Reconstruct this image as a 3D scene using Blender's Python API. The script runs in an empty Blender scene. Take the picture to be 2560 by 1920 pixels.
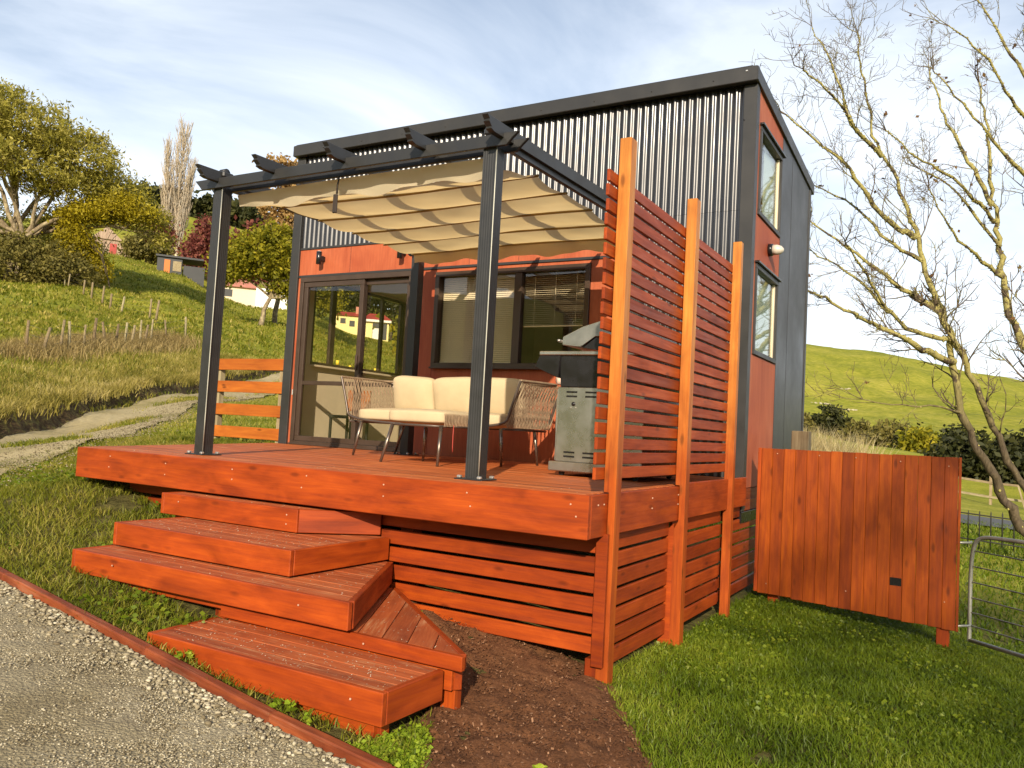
import bpy, bmesh, math, random
import numpy as np
from mathutils import Matrix, Vector

random.seed(11)
RNG = np.random.default_rng(11)
SC = bpy.context.scene
COL = SC.collection

# ------------------------------------------------------------------ camera
YAW, PITCH, ROLL = 0.523367, 0.0572626, 0.0544713
CAM_POS = Vector((0.0, 0.0, 0.324))
fwd = Vector((-math.sin(YAW) * math.cos(PITCH), math.cos(YAW) * math.cos(PITCH), math.sin(PITCH)))
rgt = Vector((math.cos(YAW), math.sin(YAW), 0.0))
upv = rgt.cross(fwd)
r2 = rgt * math.cos(ROLL) + upv * math.sin(ROLL)
u2 = upv * math.cos(ROLL) - rgt * math.sin(ROLL)
cam_data = bpy.data.cameras.new('camera')
cam_data.sensor_width = 36.0
cam_data.lens = 28.405
cam_data.clip_start = 0.05
cam_data.clip_end = 4000.0
cam = bpy.data.objects.new('camera', cam_data)
COL.objects.link(cam)
M = Matrix((r2, u2, -fwd)).transposed().to_4x4()
M.translation = CAM_POS
cam.matrix_world = M
SC.camera = cam

# ------------------------------------------------------------------ sky, sun, exposure
SUN_EL = math.radians(24.0)
SUN_TO = Vector((0.42, -0.9, 0.0)).normalized()          # horizontal direction towards the sun
sun_dir = Vector((SUN_TO.x * math.cos(SUN_EL), SUN_TO.y * math.cos(SUN_EL), math.sin(SUN_EL)))
world = bpy.data.worlds.new('World')
SC.world = world
world.use_nodes = True
wn = world.node_tree
for n in list(wn.nodes):
    wn.nodes.remove(n)
wout = wn.nodes.new('ShaderNodeOutputWorld')
wbg = wn.nodes.new('ShaderNodeBackground')
sky = wn.nodes.new('ShaderNodeTexSky')
sky.sky_type = 'NISHITA'
sky.sun_disc = False
sky.sun_elevation = SUN_EL
sky.sun_rotation = math.atan2(SUN_TO.x, SUN_TO.y)
sky.air_density = 1.0
sky.dust_density = 1.2
sky.ozone_density = 1.0
wtc = wn.nodes.new('ShaderNodeTexCoord')
wmap = wn.nodes.new('ShaderNodeMapping')
wmap.inputs['Scale'].default_value = (1.0, 1.0, 2.6)
wmap.inputs['Rotation'].default_value = (0.25, 0.1, 0.5)
wnoise = wn.nodes.new('ShaderNodeTexNoise')
wnoise.inputs['Scale'].default_value = 1.7
wnoise.inputs['Detail'].default_value = 7.0
wnoise.inputs['Roughness'].default_value = 0.56
wnoise.inputs['Distortion'].default_value = 0.5
wramp = wn.nodes.new('ShaderNodeValToRGB')
wramp.color_ramp.elements[0].position = 0.40
wramp.color_ramp.elements[0].color = (0.16, 0.16, 0.16, 1)
wramp.color_ramp.elements[1].position = 0.60
wramp.color_ramp.elements[1].color = (0.92, 0.92, 0.92, 1)
wmix = wn.nodes.new('ShaderNodeMixRGB')
wmix.inputs['Color2'].default_value = (7.7, 8.15, 8.7, 1)
wn.links.new(wtc.outputs['Generated'], wmap.inputs['Vector'])
wn.links.new(wmap.outputs['Vector'], wnoise.inputs['Vector'])
wn.links.new(wnoise.outputs['Fac'], wramp.inputs['Fac'])
wsep = wn.nodes.new('ShaderNodeSeparateXYZ')
wn.links.new(wtc.outputs['Generated'], wsep.inputs[0])
whaze = wn.nodes.new('ShaderNodeValToRGB')            # thin cloud layer looks denser towards the horizon
whaze.color_ramp.elements[0].position = 0.02
whaze.color_ramp.elements[0].color = (0.85, 0.85, 0.85, 1)
whaze.color_ramp.elements[1].position = 0.55
whaze.color_ramp.elements[1].color = (0.0, 0.0, 0.0, 1)
wn.links.new(wsep.outputs['Z'], whaze.inputs['Fac'])
wscr = wn.nodes.new('ShaderNodeMixRGB'); wscr.blend_type = 'MULTIPLY'; wscr.inputs['Fac'].default_value = 1.0
wgam = wn.nodes.new('ShaderNodeValToRGB')
wgam.color_ramp.elements[0].position = 0.10; wgam.color_ramp.elements[0].color = (1, 1, 1, 1)
wgam.color_ramp.elements[1].position = 0.85; wgam.color_ramp.elements[1].color = (0.25, 0.25, 0.25, 1)
wn.links.new(wsep.outputs['Z'], wgam.inputs['Fac'])
wn.links.new(wramp.outputs['Color'], wscr.inputs['Color1'])
wn.links.new(wgam.outputs['Color'], wscr.inputs['Color2'])
wmax = wn.nodes.new('ShaderNodeMixRGB'); wmax.blend_type = 'SCREEN'; wmax.inputs['Fac'].default_value = 0.7
wn.links.new(wscr.outputs['Color'], wmax.inputs['Color1'])
wn.links.new(whaze.outputs['Color'], wmax.inputs['Color2'])
wn.links.new(wmax.outputs['Color'], wmix.inputs['Fac'])
wn.links.new(sky.outputs['Color'], wmix.inputs['Color1'])
wn.links.new(wmix.outputs['Color'], wbg.inputs['Color'])
wbg.inputs['Strength'].default_value = 0.12
wn.links.new(wbg.outputs['Background'], wout.inputs['Surface'])

sun_data = bpy.data.lights.new('sun', 'SUN')
sun_data.energy = 5.0
sun_data.angle = math.radians(0.55)
sun_data.color = (1.0, 0.87, 0.68)
sun = bpy.data.objects.new('sun', sun_data)
COL.objects.link(sun)
sun.rotation_mode = 'QUATERNION'
sun.rotation_quaternion = sun_dir.to_track_quat('Z', 'Y')
sun.location = (10, -20, 15)

SC.view_settings.view_transform = 'Standard'
SC.view_settings.look = 'None'
SC.view_settings.exposure = 0.42
SC.view_settings.gamma = 1.0
SC.view_settings.use_curve_mapping = False

# ------------------------------------------------------------------ helpers: objects
WM = {}


def put(o, mat4, parent=None):
    """link o with world matrix mat4, under parent if given"""
    COL.objects.link(o)
    WM[o.name] = mat4.copy()
    if parent is not None:
        o.parent = parent
        o.matrix_basis = WM[parent.name].inverted() @ mat4
    else:
        o.matrix_basis = mat4
    return o


def tag(o, label=None, cat=None, group=None, kind=None):
    if label: o['label'] = label
    if cat: o['category'] = cat
    if group: o['group'] = group
    if kind: o['kind'] = kind
    return o


def thing(name, loc, label, cat, group=None, rz=0.0):
    o = bpy.data.objects.new(name, None)
    o.empty_display_size = 0.2
    put(o, Matrix.Translation(Vector(loc)) @ Matrix.Rotation(rz, 4, 'Z'))
    return tag(o, label, cat, group)


def raw(name, verts, faces, mat, smooth=False):
    me = bpy.data.meshes.new(name)
    me.from_pydata([tuple(v) for v in verts], [], [tuple(f) for f in faces])
    if mat is not None:
        me.materials.append(mat)
    if smooth:
        me.polygons.foreach_set('use_smooth', [True] * len(me.polygons))
    me.update()
    return me


def npmesh(name, V, F, mat, smooth=False, attr=None):
    """big mesh from numpy arrays, F is (n,k)"""
    me = bpy.data.meshes.new(name)
    V = np.asarray(V, np.float32)
    F = np.asarray(F, np.int32)
    n, k = F.shape
    me.vertices.add(len(V))
    me.vertices.foreach_set('co', V.ravel())
    me.loops.add(n * k)
    me.loops.foreach_set('vertex_index', F.ravel())
    me.polygons.add(n)
    me.polygons.foreach_set('loop_start', np.arange(0, n * k, k, dtype=np.int32))
    try:
        me.polygons.foreach_set('loop_total', np.full(n, k, dtype=np.int32))
    except Exception:
        pass
    if smooth:
        me.polygons.foreach_set('use_smooth', np.ones(n, dtype=bool))
    if mat is not None:
        me.materials.append(mat)
    if attr is not None:
        a = me.attributes.new('tint', 'FLOAT', 'POINT')
        a.data.foreach_set('value', np.asarray(attr, np.float32))
    me.update(calc_edges=True)
    return me


def mobj(name, me, parent=None, m4=None, origin=None):
    """object from a mesh given in world coordinates, origin moved to 'origin'"""
    o = bpy.data.objects.new(name, me)
    if m4 is None:
        if origin is None:
            m4 = WM[parent.name].copy() if parent is not None else Matrix.Identity(4)
        else:
            m4 = Matrix.Translation(Vector(origin))
        inv = m4.inverted()
        me.transform(inv)
    return put(o, m4, parent)


def bevel_mesh(name, verts, faces, mat, bev=0.003, seg=1):
    bm = bmesh.new()
    vs = [bm.verts.new(v) for v in verts]
    for f in faces:
        bm.faces.new([vs[i] for i in f])
    bmesh.ops.recalc_face_normals(bm, faces=bm.faces)
    if bev > 0:
        bmesh.ops.bevel(bm, geom=list(bm.edges), offset=bev, segments=seg, affect='EDGES', clamp_overlap=True)
    me = bpy.data.meshes.new(name)
    bm.to_mesh(me)
    bm.free()
    if mat is not None:
        me.materials.append(mat)
    return me


BOXF = [(0, 1, 2, 3), (7, 6, 5, 4), (0, 4, 5, 1), (1, 5, 6, 2), (2, 6, 7, 3), (3, 7, 4, 0)]


def boxverts(x0, x1, y0, y1, z0, z1):
    return [(x0, y0, z0), (x1, y0, z0), (x1, y1, z0), (x0, y1, z0), (x0, y0, z1), (x1, y0, z1), (x1, y1, z1), (x0, y1, z1)]


def box(name, x0, x1, y0, y1, z0, z1, mat, parent=None, bev=0.003):
    """axis aligned box; local X of the object runs along its longest side so that grain follows it"""
    dx, dy, dz = x1 - x0, y1 - y0, z1 - z0
    c = Vector(((x0 + x1) / 2, (y0 + y1) / 2, (z0 + z1) / 2))
    if dx >= dy and dx >= dz:
        rot = Matrix.Identity(3); d = (dx, dy, dz)
    elif dy >= dz:
        rot = Matrix(((0, -1, 0), (1, 0, 0), (0, 0, 1))); d = (dy, dx, dz)
    else:
        rot = Matrix(((0, 0, -1), (0, 1, 0), (1, 0, 0))); d = (dz, dy, dx)
    a, b, e = d[0] / 2, d[1] / 2, d[2] / 2
    me = bevel_mesh(name, boxverts(-a, a, -b, b, -e, e), BOXF, mat, min(bev, min(d) * 0.3))
    m4 = rot.to_4x4(); m4.translation = c
    return put(bpy.data.objects.new(name, me), m4, parent)


def board(name, p0, p1, w, t, up, mat, parent=None, bev=0.003):
    """board along p0->p1, width w along 'up', thickness t"""
    p0, p1, up = Vector(p0), Vector(p1), Vector(up)
    ax = (p1 - p0); L = ax.length; ax.normalize()
    up = (up - ax * up.dot(ax)).normalized()
    sd = up.cross(ax)
    me = bevel_mesh(name, boxverts(-L / 2, L / 2, -t / 2, t / 2, -w / 2, w / 2), BOXF, mat, min(bev, t * 0.3, w * 0.3))
    m4 = Matrix((ax, sd, up)).transposed().to_4x4(); m4.translation = (p0 + p1) / 2
    return put(bpy.data.objects.new(name, me), m4, parent)


def prism(name, poly, axis, a, b, mat, parent=None, bev=0.0):
    """polygon extruded along an axis: axis 'y' -> poly is (x,z); 'z' -> (x,y); 'x' -> (y,z)"""
    def p3(q, v):
        return {'y': (q[0], v, q[1]), 'z': (q[0], q[1], v), 'x': (v, q[0], q[1])}[axis]
    n = len(poly)
    vs = [p3(q, a) for q in poly] + [p3(q, b) for q in poly]
    fs = [tuple(range(n)), tuple(range(2 * n - 1, n - 1, -1))] + [(i, (i + 1) % n, n + (i + 1) % n, n + i) for i in range(n)]
    cx = [sum(v[i] for v in vs) / len(vs) for i in range(3)]
    vs = [tuple(v[i] - cx[i] for i in range(3)) for v in vs]
    me = bevel_mesh(name, vs, fs, mat, bev)
    return put(bpy.data.objects.new(name, me), Matrix.Translation(Vector(cx)), parent)


def tube_np(pts, rad, sides=6, cap=True):
    pts = np.asarray(pts, float); n = len(pts)
    rad = np.broadcast_to(np.asarray(rad, float), (n,))
    T = np.gradient(pts, axis=0)
    T /= np.linalg.norm(T, axis=1)[:, None] + 1e-9
    ref = np.array([0.0, 0.0, 1.0]) if abs(T[0][2]) < 0.9 else np.array([1.0, 0, 0])
    V = []
    for i in range(n):
        s = np.cross(ref, T[i]); s /= np.linalg.norm(s) + 1e-9
        u = np.cross(T[i], s); ref = u if True else ref
        # parallel-ish transport
        a = np.arange(sides) * 2 * np.pi / sides
        V.append(pts[i] + rad[i] * (np.cos(a)[:, None] * s + np.sin(a)[:, None] * u))
        ref = u
    V = np.concatenate(V)
    F = []
    for i in range(n - 1):
        for k in range(sides):
            k2 = (k + 1) % sides
            F.append((i * sides + k, i * sides + k2, (i + 1) * sides + k2, (i + 1) * sides + k))
    return V, np.array(F, dtype=np.int32)


class Acc:
    """collect quads into one mesh"""
    def __init__(s): s.V = []; s.F = []; s.n = 0; s.A = []
    def add(s, V, F, a=None):
        s.V.append(V); s.F.append(np.asarray(F) + s.n); s.n += len(V)
        s.A.append(np.full(len(V), 0.5 if a is None else a))
    def tube(s, pts, rad, sides=6, a=None):
        V, F = tube_np(pts, rad, sides); s.add(V, F, a)
    def mesh(s, name, mat, smooth=True):
        return npmesh(name, np.concatenate(s.V), np.concatenate(s.F), mat, smooth, np.concatenate(s.A))


def tube(name, pts, rad, mat, parent=None, sides=10):
    V, F = tube_np(pts, rad, sides)
    n = len(V)
    faces = [tuple(f) for f in F] + [tuple(range(sides - 1, -1, -1)), tuple(range(n - sides, n))]
    me = raw(name, V, faces, mat, True)
    c = np.asarray(pts).mean(0)
    return mobj(name, me, parent, origin=c)


def clip_poly(poly, nx, ny, d):
    """keep points with nx*x+ny*y <= d"""
    out = []
    for i in range(len(poly)):
        a, b = poly[i], poly[(i + 1) % len(poly)]
        fa, fb = nx * a[0] + ny * a[1] - d, nx * b[0] + ny * b[1] - d
        if fa <= 0: out.append(a)
        if (fa < 0 < fb) or (fb < 0 < fa):
            t = fa / (fa - fb)
            out.append((a[0] + t * (b[0] - a[0]), a[1] + t * (b[1] - a[1])))
    return out


def planked(name, poly, ztop, direction, pitch, gap, thick, mat, parent, start=0.0, jitter=0.0008):
    """cover polygon with boards running along direction; each board is an object"""
    d = Vector((direction[0], direction[1], 0)).normalized()
    n = Vector((-d.y, d.x, 0))
    prs = [n.x * p[0] + n.y * p[1] for p in poly]
    s = min(prs) + start
    ang = math.atan2(d.y, d.x)
    out = []
    while s < max(prs) - 0.004:
        a, b = s, s + pitch - gap
        q = clip_poly(poly, n.x, n.y, b)
        q = clip_poly(q, -n.x, -n.y, -a) if len(q) > 2 else q
        # drop duplicates
        qq = []
        for p in q:
            if not qq or (abs(p[0] - qq[-1][0]) + abs(p[1] - qq[-1][1])) > 1e-4: qq.append(p)
        if len(qq) > 2 and (abs(qq[0][0] - qq[-1][0]) + abs(qq[0][1] - qq[-1][1])) < 1e-4: qq.pop()
        if len(qq) > 2:
            cx = sum(p[0] for p in qq) / len(qq); cy = sum(p[1] for p in qq) / len(qq)
            zt = ztop + random.uniform(-jitter, jitter)
            m4 = Matrix.Translation(Vector((cx, cy, zt - thick / 2))) @ Matrix.Rotation(ang, 4, 'Z')
            inv = m4.inverted()
            k = len(qq)
            vs = [inv @ Vector((p[0], p[1], zt - thick)) for p in qq] + [inv @ Vector((p[0], p[1], zt)) for p in qq]
            fs = [tuple(range(k)), tuple(range(2 * k - 1, k - 1, -1))] + [(i, (i + 1) % k, k + (i + 1) % k, k + i) for i in range(k)]
            me = bevel_mesh(name, vs, fs, mat, 0.0025)
            out.append(put(bpy.data.objects.new(name, me), m4, parent))
        s += pitch
    return out


# ------------------------------------------------------------------ helpers: materials
def lin(r, g, b):
    def f(c):
        c /= 255.0
        return c / 12.92 if c <= 0.04045 else ((c + 0.055) / 1.055) ** 2.4
    return (f(r), f(g), f(b), 1.0)


class NT:
    def __init__(s, name):
        s.m = bpy.data.materials.new(name); s.m.use_nodes = True
        s.t = s.m.node_tree
        for n in list(s.t.nodes): s.t.nodes.remove(n)
        s.out = s.t.nodes.new('ShaderNodeOutputMaterial')
    def n(s, typ, **kw):
        nd = s.t.nodes.new('ShaderNode' + typ)
        for k, v in kw.items():
            if k in nd.inputs.keys(): nd.inputs[k].default_value = v
            else: setattr(nd, k, v)
        return nd
    def l(s, a, b): s.t.links.new(a, b)
    def noise(s, vec, scale, detail=3.0, rough=0.5, dist=0.0):
        nd = s.n('TexNoise'); nd.inputs['Scale'].default_value = scale; nd.inputs['Detail'].default_value = detail
        nd.inputs['Roughness'].default_value = rough; nd.inputs['Distortion'].default_value = dist
        if vec is not None: s.l(vec, nd.inputs['Vector'])
        return nd.outputs['Fac']
    def ramp(s, fac, stops):
        nd = s.n('ValToRGB'); cr = nd.color_ramp
        while len(cr.elements) < len(stops): cr.elements.new(0.5)
        for e, (p, c) in zip(cr.elements, stops):
            e.position = p; e.color = c if len(c) == 4 else (*c, 1)
        s.l(fac, nd.inputs['Fac'])
        return nd.outputs['Color']
    def mix(s, fac, a, b, mode='MIX'):
        nd = s.n('MixRGB', blend_type=mode)
        for sock, v in ((nd.inputs['Fac'], fac), (nd.inputs['Color1'], a), (nd.inputs['Color2'], b)):
            if hasattr(v, 'links') or hasattr(v, 'is_linked'): s.l(v, sock)
            elif isinstance(v, (int, float)): sock.default_value = v
            else: sock.default_value = v if len(v) == 4 else (*v, 1)
        return nd.outputs['Color']
    def math(s, op, a, b=0.0):
        nd = s.n('Math', operation=op)
        for sock, v in ((nd.inputs[0], a), (nd.inputs[1], b)):
            if isinstance(v, (int, float)): sock.default_value = v
            else: s.l(v, sock)
        return nd.outputs[0]
    def bump(s, h, strength=0.3, dist=0.01):
        nd = s.n('Bump'); nd.inputs['Strength'].default_value = strength; nd.inputs['Distance'].default_value = dist
        s.l(h, nd.inputs['Height']); return nd.outputs['Normal']
    def pbr(s, color, rough=0.6, normal=None, metallic=0.0, spec=0.5, coat=0.0):
        p = s.n('BsdfPrincipled')
        for sock, v in ((p.inputs['Base Color'], color), (p.inputs['Roughness'], rough), (p.inputs['Metallic'], metallic)):
            if hasattr(v, 'is_linked'): s.l(v, sock)
            elif isinstance(v, (int, float)): sock.default_value = v
            else: sock.default_value = v if len(v) == 4 else (*v, 1)
        p.inputs['Specular IOR Level'].default_value = spec
        p.inputs['Coat Weight'].default_value = coat
        if normal is not None: s.l(normal, p.inputs['Normal'])
        s.l(p.outputs[0], s.out.inputs['Surface'])
        return p
    def objvec(s, scale=(1, 1, 1), rnd=True):
        tc = s.n('TexCoord'); mp = s.n('Mapping'); mp.inputs['Scale'].default_value = scale
        if rnd:
            oi = s.n('ObjectInfo'); v = s.n('VectorMath', operation='MULTIPLY_ADD')
            s.l(oi.outputs['Random'], v.inputs[0]); v.inputs[1].default_value = (37.0, 19.0, 53.0)
            s.l(tc.outputs['Object'], v.inputs[2])
            s.l(v.outputs[0], mp.inputs['Vector'])
        else:
            s.l(tc.outputs['Object'], mp.inputs['Vector'])
        return mp.outputs['Vector']
    def geo(s, scale=(1, 1, 1)):
        g = s.n('NewGeometry'); mp = s.n('Mapping'); mp.inputs['Scale'].default_value = scale
        s.l(g.outputs['Position'], mp.inputs['Vector']); return mp.outputs['Vector']


def wood(name, dark, mid, light, rough=0.5, knots=0.6, vary=0.35, blotch=0.5, bump=0.25, wear=None, lower=None):
    k = NT(name)
    v = k.objvec((1.0, 1.0, 1.0))
    vg = k.n('Mapping'); vg.inputs['Scale'].default_value = (1.6, 26.0, 26.0); k.l(v, vg.inputs['Vector'])
    warp = k.noise(v, 2.2, 2.0)
    g1 = k.noise(vg.outputs['Vector'], 1.0, 5.0, 0.62, 0.9)
    vg2 = k.n('Mapping'); vg2.inputs['Scale'].default_value = (4.0, 130.0, 130.0); k.l(v, vg2.inputs['Vector'])
    g2 = k.noise(vg2.outputs['Vector'], 1.0, 3.0, 0.6, 0.3)
    gr = k.math('ADD', k.math('MULTIPLY', g1, 0.7), k.math('MULTIPLY', g2, 0.3))
    col = k.ramp(gr, [(0.24, dark), (0.50, mid), (0.80, light)])
    if lower:      # redder, darker tone on the lower part of an upright, ragged upper limit
        tc_ = k.n('TexCoord'); sx_ = k.n('SeparateXYZ'); k.l(tc_.outputs['Object'], sx_.inputs[0])
        hh_ = k.math('ADD', sx_.outputs['X'], k.math('MULTIPLY', k.noise(v, 3.0, 4.0), 0.9))
        mk_ = k.ramp(k.math('MULTIPLY', k.math('ADD', hh_, 1.0), 0.4), [(0.40, (1, 1, 1, 1)), (0.86, (0, 0, 0, 1))])
        col = k.mix(mk_, col, k.ramp(gr, [(0.30, lower[0]), (0.50, lower[1]), (0.72, lower[2])]))
    # blotchy stain uptake along the board
    vb = k.n('Mapping'); vb.inputs['Scale'].default_value = (1.6, 5.0, 5.0); k.l(v, vb.inputs['Vector'])
    bl = k.noise(vb.outputs['Vector'], 1.6, 4.0, 0.55, 0.6)
    col = k.mix(blotch, col, k.ramp(bl, [(0.32, (0.5, 0.42, 0.38, 1)), (0.55, (1, 1, 1, 1)), (0.72, (1.35, 1.5, 1.6, 1))]), 'MULTIPLY')
    # knots
    vk = k.n('Mapping'); vk.inputs['Scale'].default_value = (3.2, 9.0, 9.0); k.l(v, vk.inputs['Vector'])
    vo = k.n('TexVoronoi'); vo.inputs['Scale'].default_value = 1.0; k.l(vk.outputs['Vector'], vo.inputs['Vector'])
    kn = k.ramp(vo.outputs['Distance'], [(0.07, (1, 1, 1, 1)), (0.17, (0, 0, 0, 1))])
    col = k.mix(k.math('MULTIPLY', kn, knots), col, tuple(c * 0.32 for c in dark[:3]))
    oi = k.n('ObjectInfo')
    rv = k.ramp(oi.outputs['Random'], [(0.0, (1 - vary, 1 - vary * 1.15, 1 - vary * 1.2, 1)), (0.55, (1, 1, 1, 1)), (1.0, (1 + vary * 0.5, 1 + vary * 0.8, 1 + vary * 0.9, 1))])
    col = k.mix(1.0, col, rv, 'MULTIPLY')
    if wear:
        # scuffed, paler along the grain
        wn_ = k.noise(vg.outputs['Vector'], 2.0, 6.0, 0.75, 0.4)
        w2_ = k.noise(v, 3.5, 3.0)
        wm = k.math('MULTIPLY', k.ramp(wn_, [(0.50, (0, 0, 0, 1)), (0.66, (1, 1, 1, 1))]), k.ramp(w2_, [(0.42, (0, 0, 0, 1)), (0.62, (1, 1, 1, 1))]))
        col = k.mix(k.math('MULTIPLY', wm, wear[1]), col, wear[0])
    h = k.math('ADD', gr, k.math('MULTIPLY', kn, -0.3))
    nr = k.bump(h, bump, 0.004)
    rr = k.ramp(g1, [(0.3, (rough + 0.12,) * 3 + (1,)), (0.7, (rough - 0.06,) * 3 + (1,))])
    k.pbr(col, rr, nr, spec=0.28)
    return k.m


def plain(name, col, rough=0.5, metallic=0.0, var=0.12, scale=6.0, bump=0.05, spec=0.5, coat=0.0):
    k = NT(name)
    v = k.objvec()
    n1 = k.noise(v, scale, 5.0, 0.6)
    n2 = k.noise(v, scale * 9, 3.0, 0.6)
    c = k.mix(1.0, col, k.ramp(n1, [(0.3, (1 - var,) * 3 + (1,)), (0.7, (1 + var,) * 3 + (1,))]), 'MULTIPLY')
    rr = k.ramp(n1, [(0.3, (max(rough - 0.08, 0.02),) * 3 + (1,)), (0.7, (rough + 0.08,) * 3 + (1,))])
    k.pbr(c, rr, k.bump(n2, bump, 0.003) if bump else None, metallic, spec, coat)
    return k.m


S_D, S_M, S_L = (0.17, 0.021, 0.003, 1), (0.30, 0.043, 0.0045, 1), (0.42, 0.075, 0.008, 1)
M_STAIN = wood('stained_cedar', S_D, S_M, S_L, 0.47)
M_FASCIA = wood('stained_fascia', (0.20, 0.025, 0.003, 1), (0.31, 0.045, 0.0045, 1), (0.42, 0.074, 0.008, 1), 0.48, knots=0.5, vary=0.14, blotch=0.65)
M_TREAD = wood('stained_tread', (0.22, 0.042, 0.010, 1), (0.37, 0.080, 0.020, 1), (0.47, 0.13, 0.036, 1), 0.66, knots=0.3, vary=0.2, blotch=0.4, bump=0.45, wear=((0.54, 0.28, 0.13, 1), 0.7))
M_DECK = wood('stained_decking', (0.26, 0.048, 0.011, 1), (0.42, 0.098, 0.021, 1), (0.52, 0.17, 0.045, 1), 0.55, knots=0.3, vary=0.25, blotch=0.45, bump=0.45, wear=((0.62, 0.28, 0.12, 1), 0.6))
M_POST = wood('new_orange_pine', (0.36, 0.10, 0.015, 1), (0.50, 0.18, 0.030, 1), (0.62, 0.28, 0.06, 1), 0.45, knots=0.7, vary=0.06, blotch=0.45, lower=((0.20, 0.030, 0.004, 1), (0.33, 0.060, 0.007, 1), (0.42, 0.095, 0.012, 1)))
M_GATE = wood('orange_fence_board', (0.18, 0.024, 0.002, 1), (0.29, 0.050, 0.0038, 1), (0.41, 0.090, 0.007, 1), 0.45, knots=0.6, vary=0.28, blotch=0.6)
M_RAIL = wood('orange_rail', (0.28, 0.060, 0.007, 1), (0.38, 0.10, 0.011, 1), (0.46, 0.15, 0.020, 1), 0.5, knots=0.8, vary=0.12, blotch=0.4)
M_EDGE = wood('worn_edging', (0.10, 0.022, 0.008, 1), (0.21, 0.045, 0.013, 1), (0.32, 0.082, 0.022, 1), 0.6, knots=0.4, vary=0.1, blotch=0.8, wear=((0.34, 0.16, 0.09, 1), 0.5))
M_GREYWOOD = wood('weathered_post', (0.12, 0.09, 0.05, 1), (0.30, 0.23, 0.13, 1), (0.46, 0.38, 0.22, 1), 0.8, knots=0.4, vary=0.3, blotch=0.4)
M_FARPOST = wood('far_post', (0.12, 0.09, 0.05, 1), (0.26, 0.20, 0.11, 1), (0.40, 0.32, 0.18, 1), 0.85, knots=0.2, vary=0.5, blotch=0.3)
M_STEEL = plain('charcoal_steel', (0.028, 0.0265, 0.0255, 1), 0.45, 0.0, 0.15, 3.0, 0.03, 0.5)
M_PERG = plain('charcoal_aluminium', (0.024, 0.0235, 0.0235, 1), 0.42, 0.0, 0.12, 8.0, 0.06, 0.5)
M_CLAD = plain('dark_cladding', (0.022, 0.022, 0.024, 1), 0.40, 0.0, 0.18, 2.0, 0.02, 0.6)
M_ALU = plain('bronze_aluminium', (0.075, 0.048, 0.034, 1), 0.36, 0.35, 0.1, 6.0, 0.02)
M_BLACK = plain('black_enamel', (0.012, 0.011, 0.012, 1), 0.25, 0.0, 0.2, 9.0, 0.03)
M_INOX = plain('brushed_inox', (0.44, 0.43, 0.39, 1), 0.30, 0.9, 0.12, 5.0, 0.04)
M_BOLT = plain('zinc_bolt', (0.62, 0.60, 0.56, 1), 0.35, 0.8, 0.1)
M_SCREW = plain('screw_head', (0.50, 0.30, 0.20, 1), 0.5, 0.0, 0.3)
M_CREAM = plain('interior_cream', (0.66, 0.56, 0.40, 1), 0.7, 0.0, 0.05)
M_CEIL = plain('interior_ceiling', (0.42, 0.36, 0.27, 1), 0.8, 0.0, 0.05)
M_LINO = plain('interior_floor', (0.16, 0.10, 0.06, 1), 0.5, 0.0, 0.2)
M_BLIND = plain('blind_slat', (0.80, 0.70, 0.52, 1), 0.5, 0.0, 0.05)
M_CUSH = plain('cream_cushion', (0.50, 0.40, 0.25, 1), 0.9, 0.0, 0.07, 5.0, 0.25, 0.2)
M_ROPE = plain('taupe_rope', (0.27, 0.19, 0.12, 1), 0.85, 0.0, 0.25, 30.0, 0.3, 0.2)
M_TUBE = plain('brown_tube', (0.10, 0.075, 0.06, 1), 0.35, 0.4, 0.1)
M_LEG = plain('bronze_leg', (0.20, 0.16, 0.13, 1), 0.28, 0.8, 0.1)
M_GALV = plain('galvanised_pipe', (0.40, 0.39, 0.33, 1), 0.5, 0.6, 0.2)
M_IRON = plain('dark_iron', (0.03, 0.028, 0.022, 1), 0.6, 0.2, 0.2)
M_WHITE = plain('white_paint', (0.78, 0.76, 0.70, 1), 0.6, 0.0, 0.06)
M_YELLOWWALL = plain('yellow_weatherboard', (0.80, 0.68, 0.30, 1), 0.7, 0.0, 0.06)
M_REDROOF = plain('red_iron_roof', (0.36, 0.045, 0.03, 1), 0.55, 0.0, 0.2, 0.8)
M_PINKROOF = plain('faded_red_roof', (0.50, 0.20, 0.13, 1), 0.6, 0.0, 0.2, 0.8)
M_DARKSHED = plain('dark_shed_wall', (0.045, 0.045, 0.045, 1), 0.6, 0.0, 0.2, 1.0)
M_ORANGEDOOR = plain('orange_shed_door', (0.55, 0.16, 0.03, 1), 0.6)
M_YCAP = plain('yellow_cap', (0.80, 0.58, 0.04, 1), 0.5)
M_LAMPGLASS = plain('frosted_lamp_glass', (0.55, 0.50, 0.42, 1), 0.25, 0.0, 0.1)
M_RUBBER = plain('castor_rubber', (0.02, 0.02, 0.02, 1), 0.7)


def barn_mat():
    k = NT('weathered_barn_board')
    v = k.geo((1.0, 1.0, 0.12))
    n1 = k.noise(v, 5.0, 5.0, 0.6)
    c = k.ramp(n1, [(0.3, (0.16, 0.10, 0.07, 1)), (0.5, (0.34, 0.24, 0.17, 1)), (0.72, (0.48, 0.36, 0.25, 1))])
    k.pbr(c, 0.85, k.bump(n1, 0.3, 0.05)); return k.m


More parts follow.
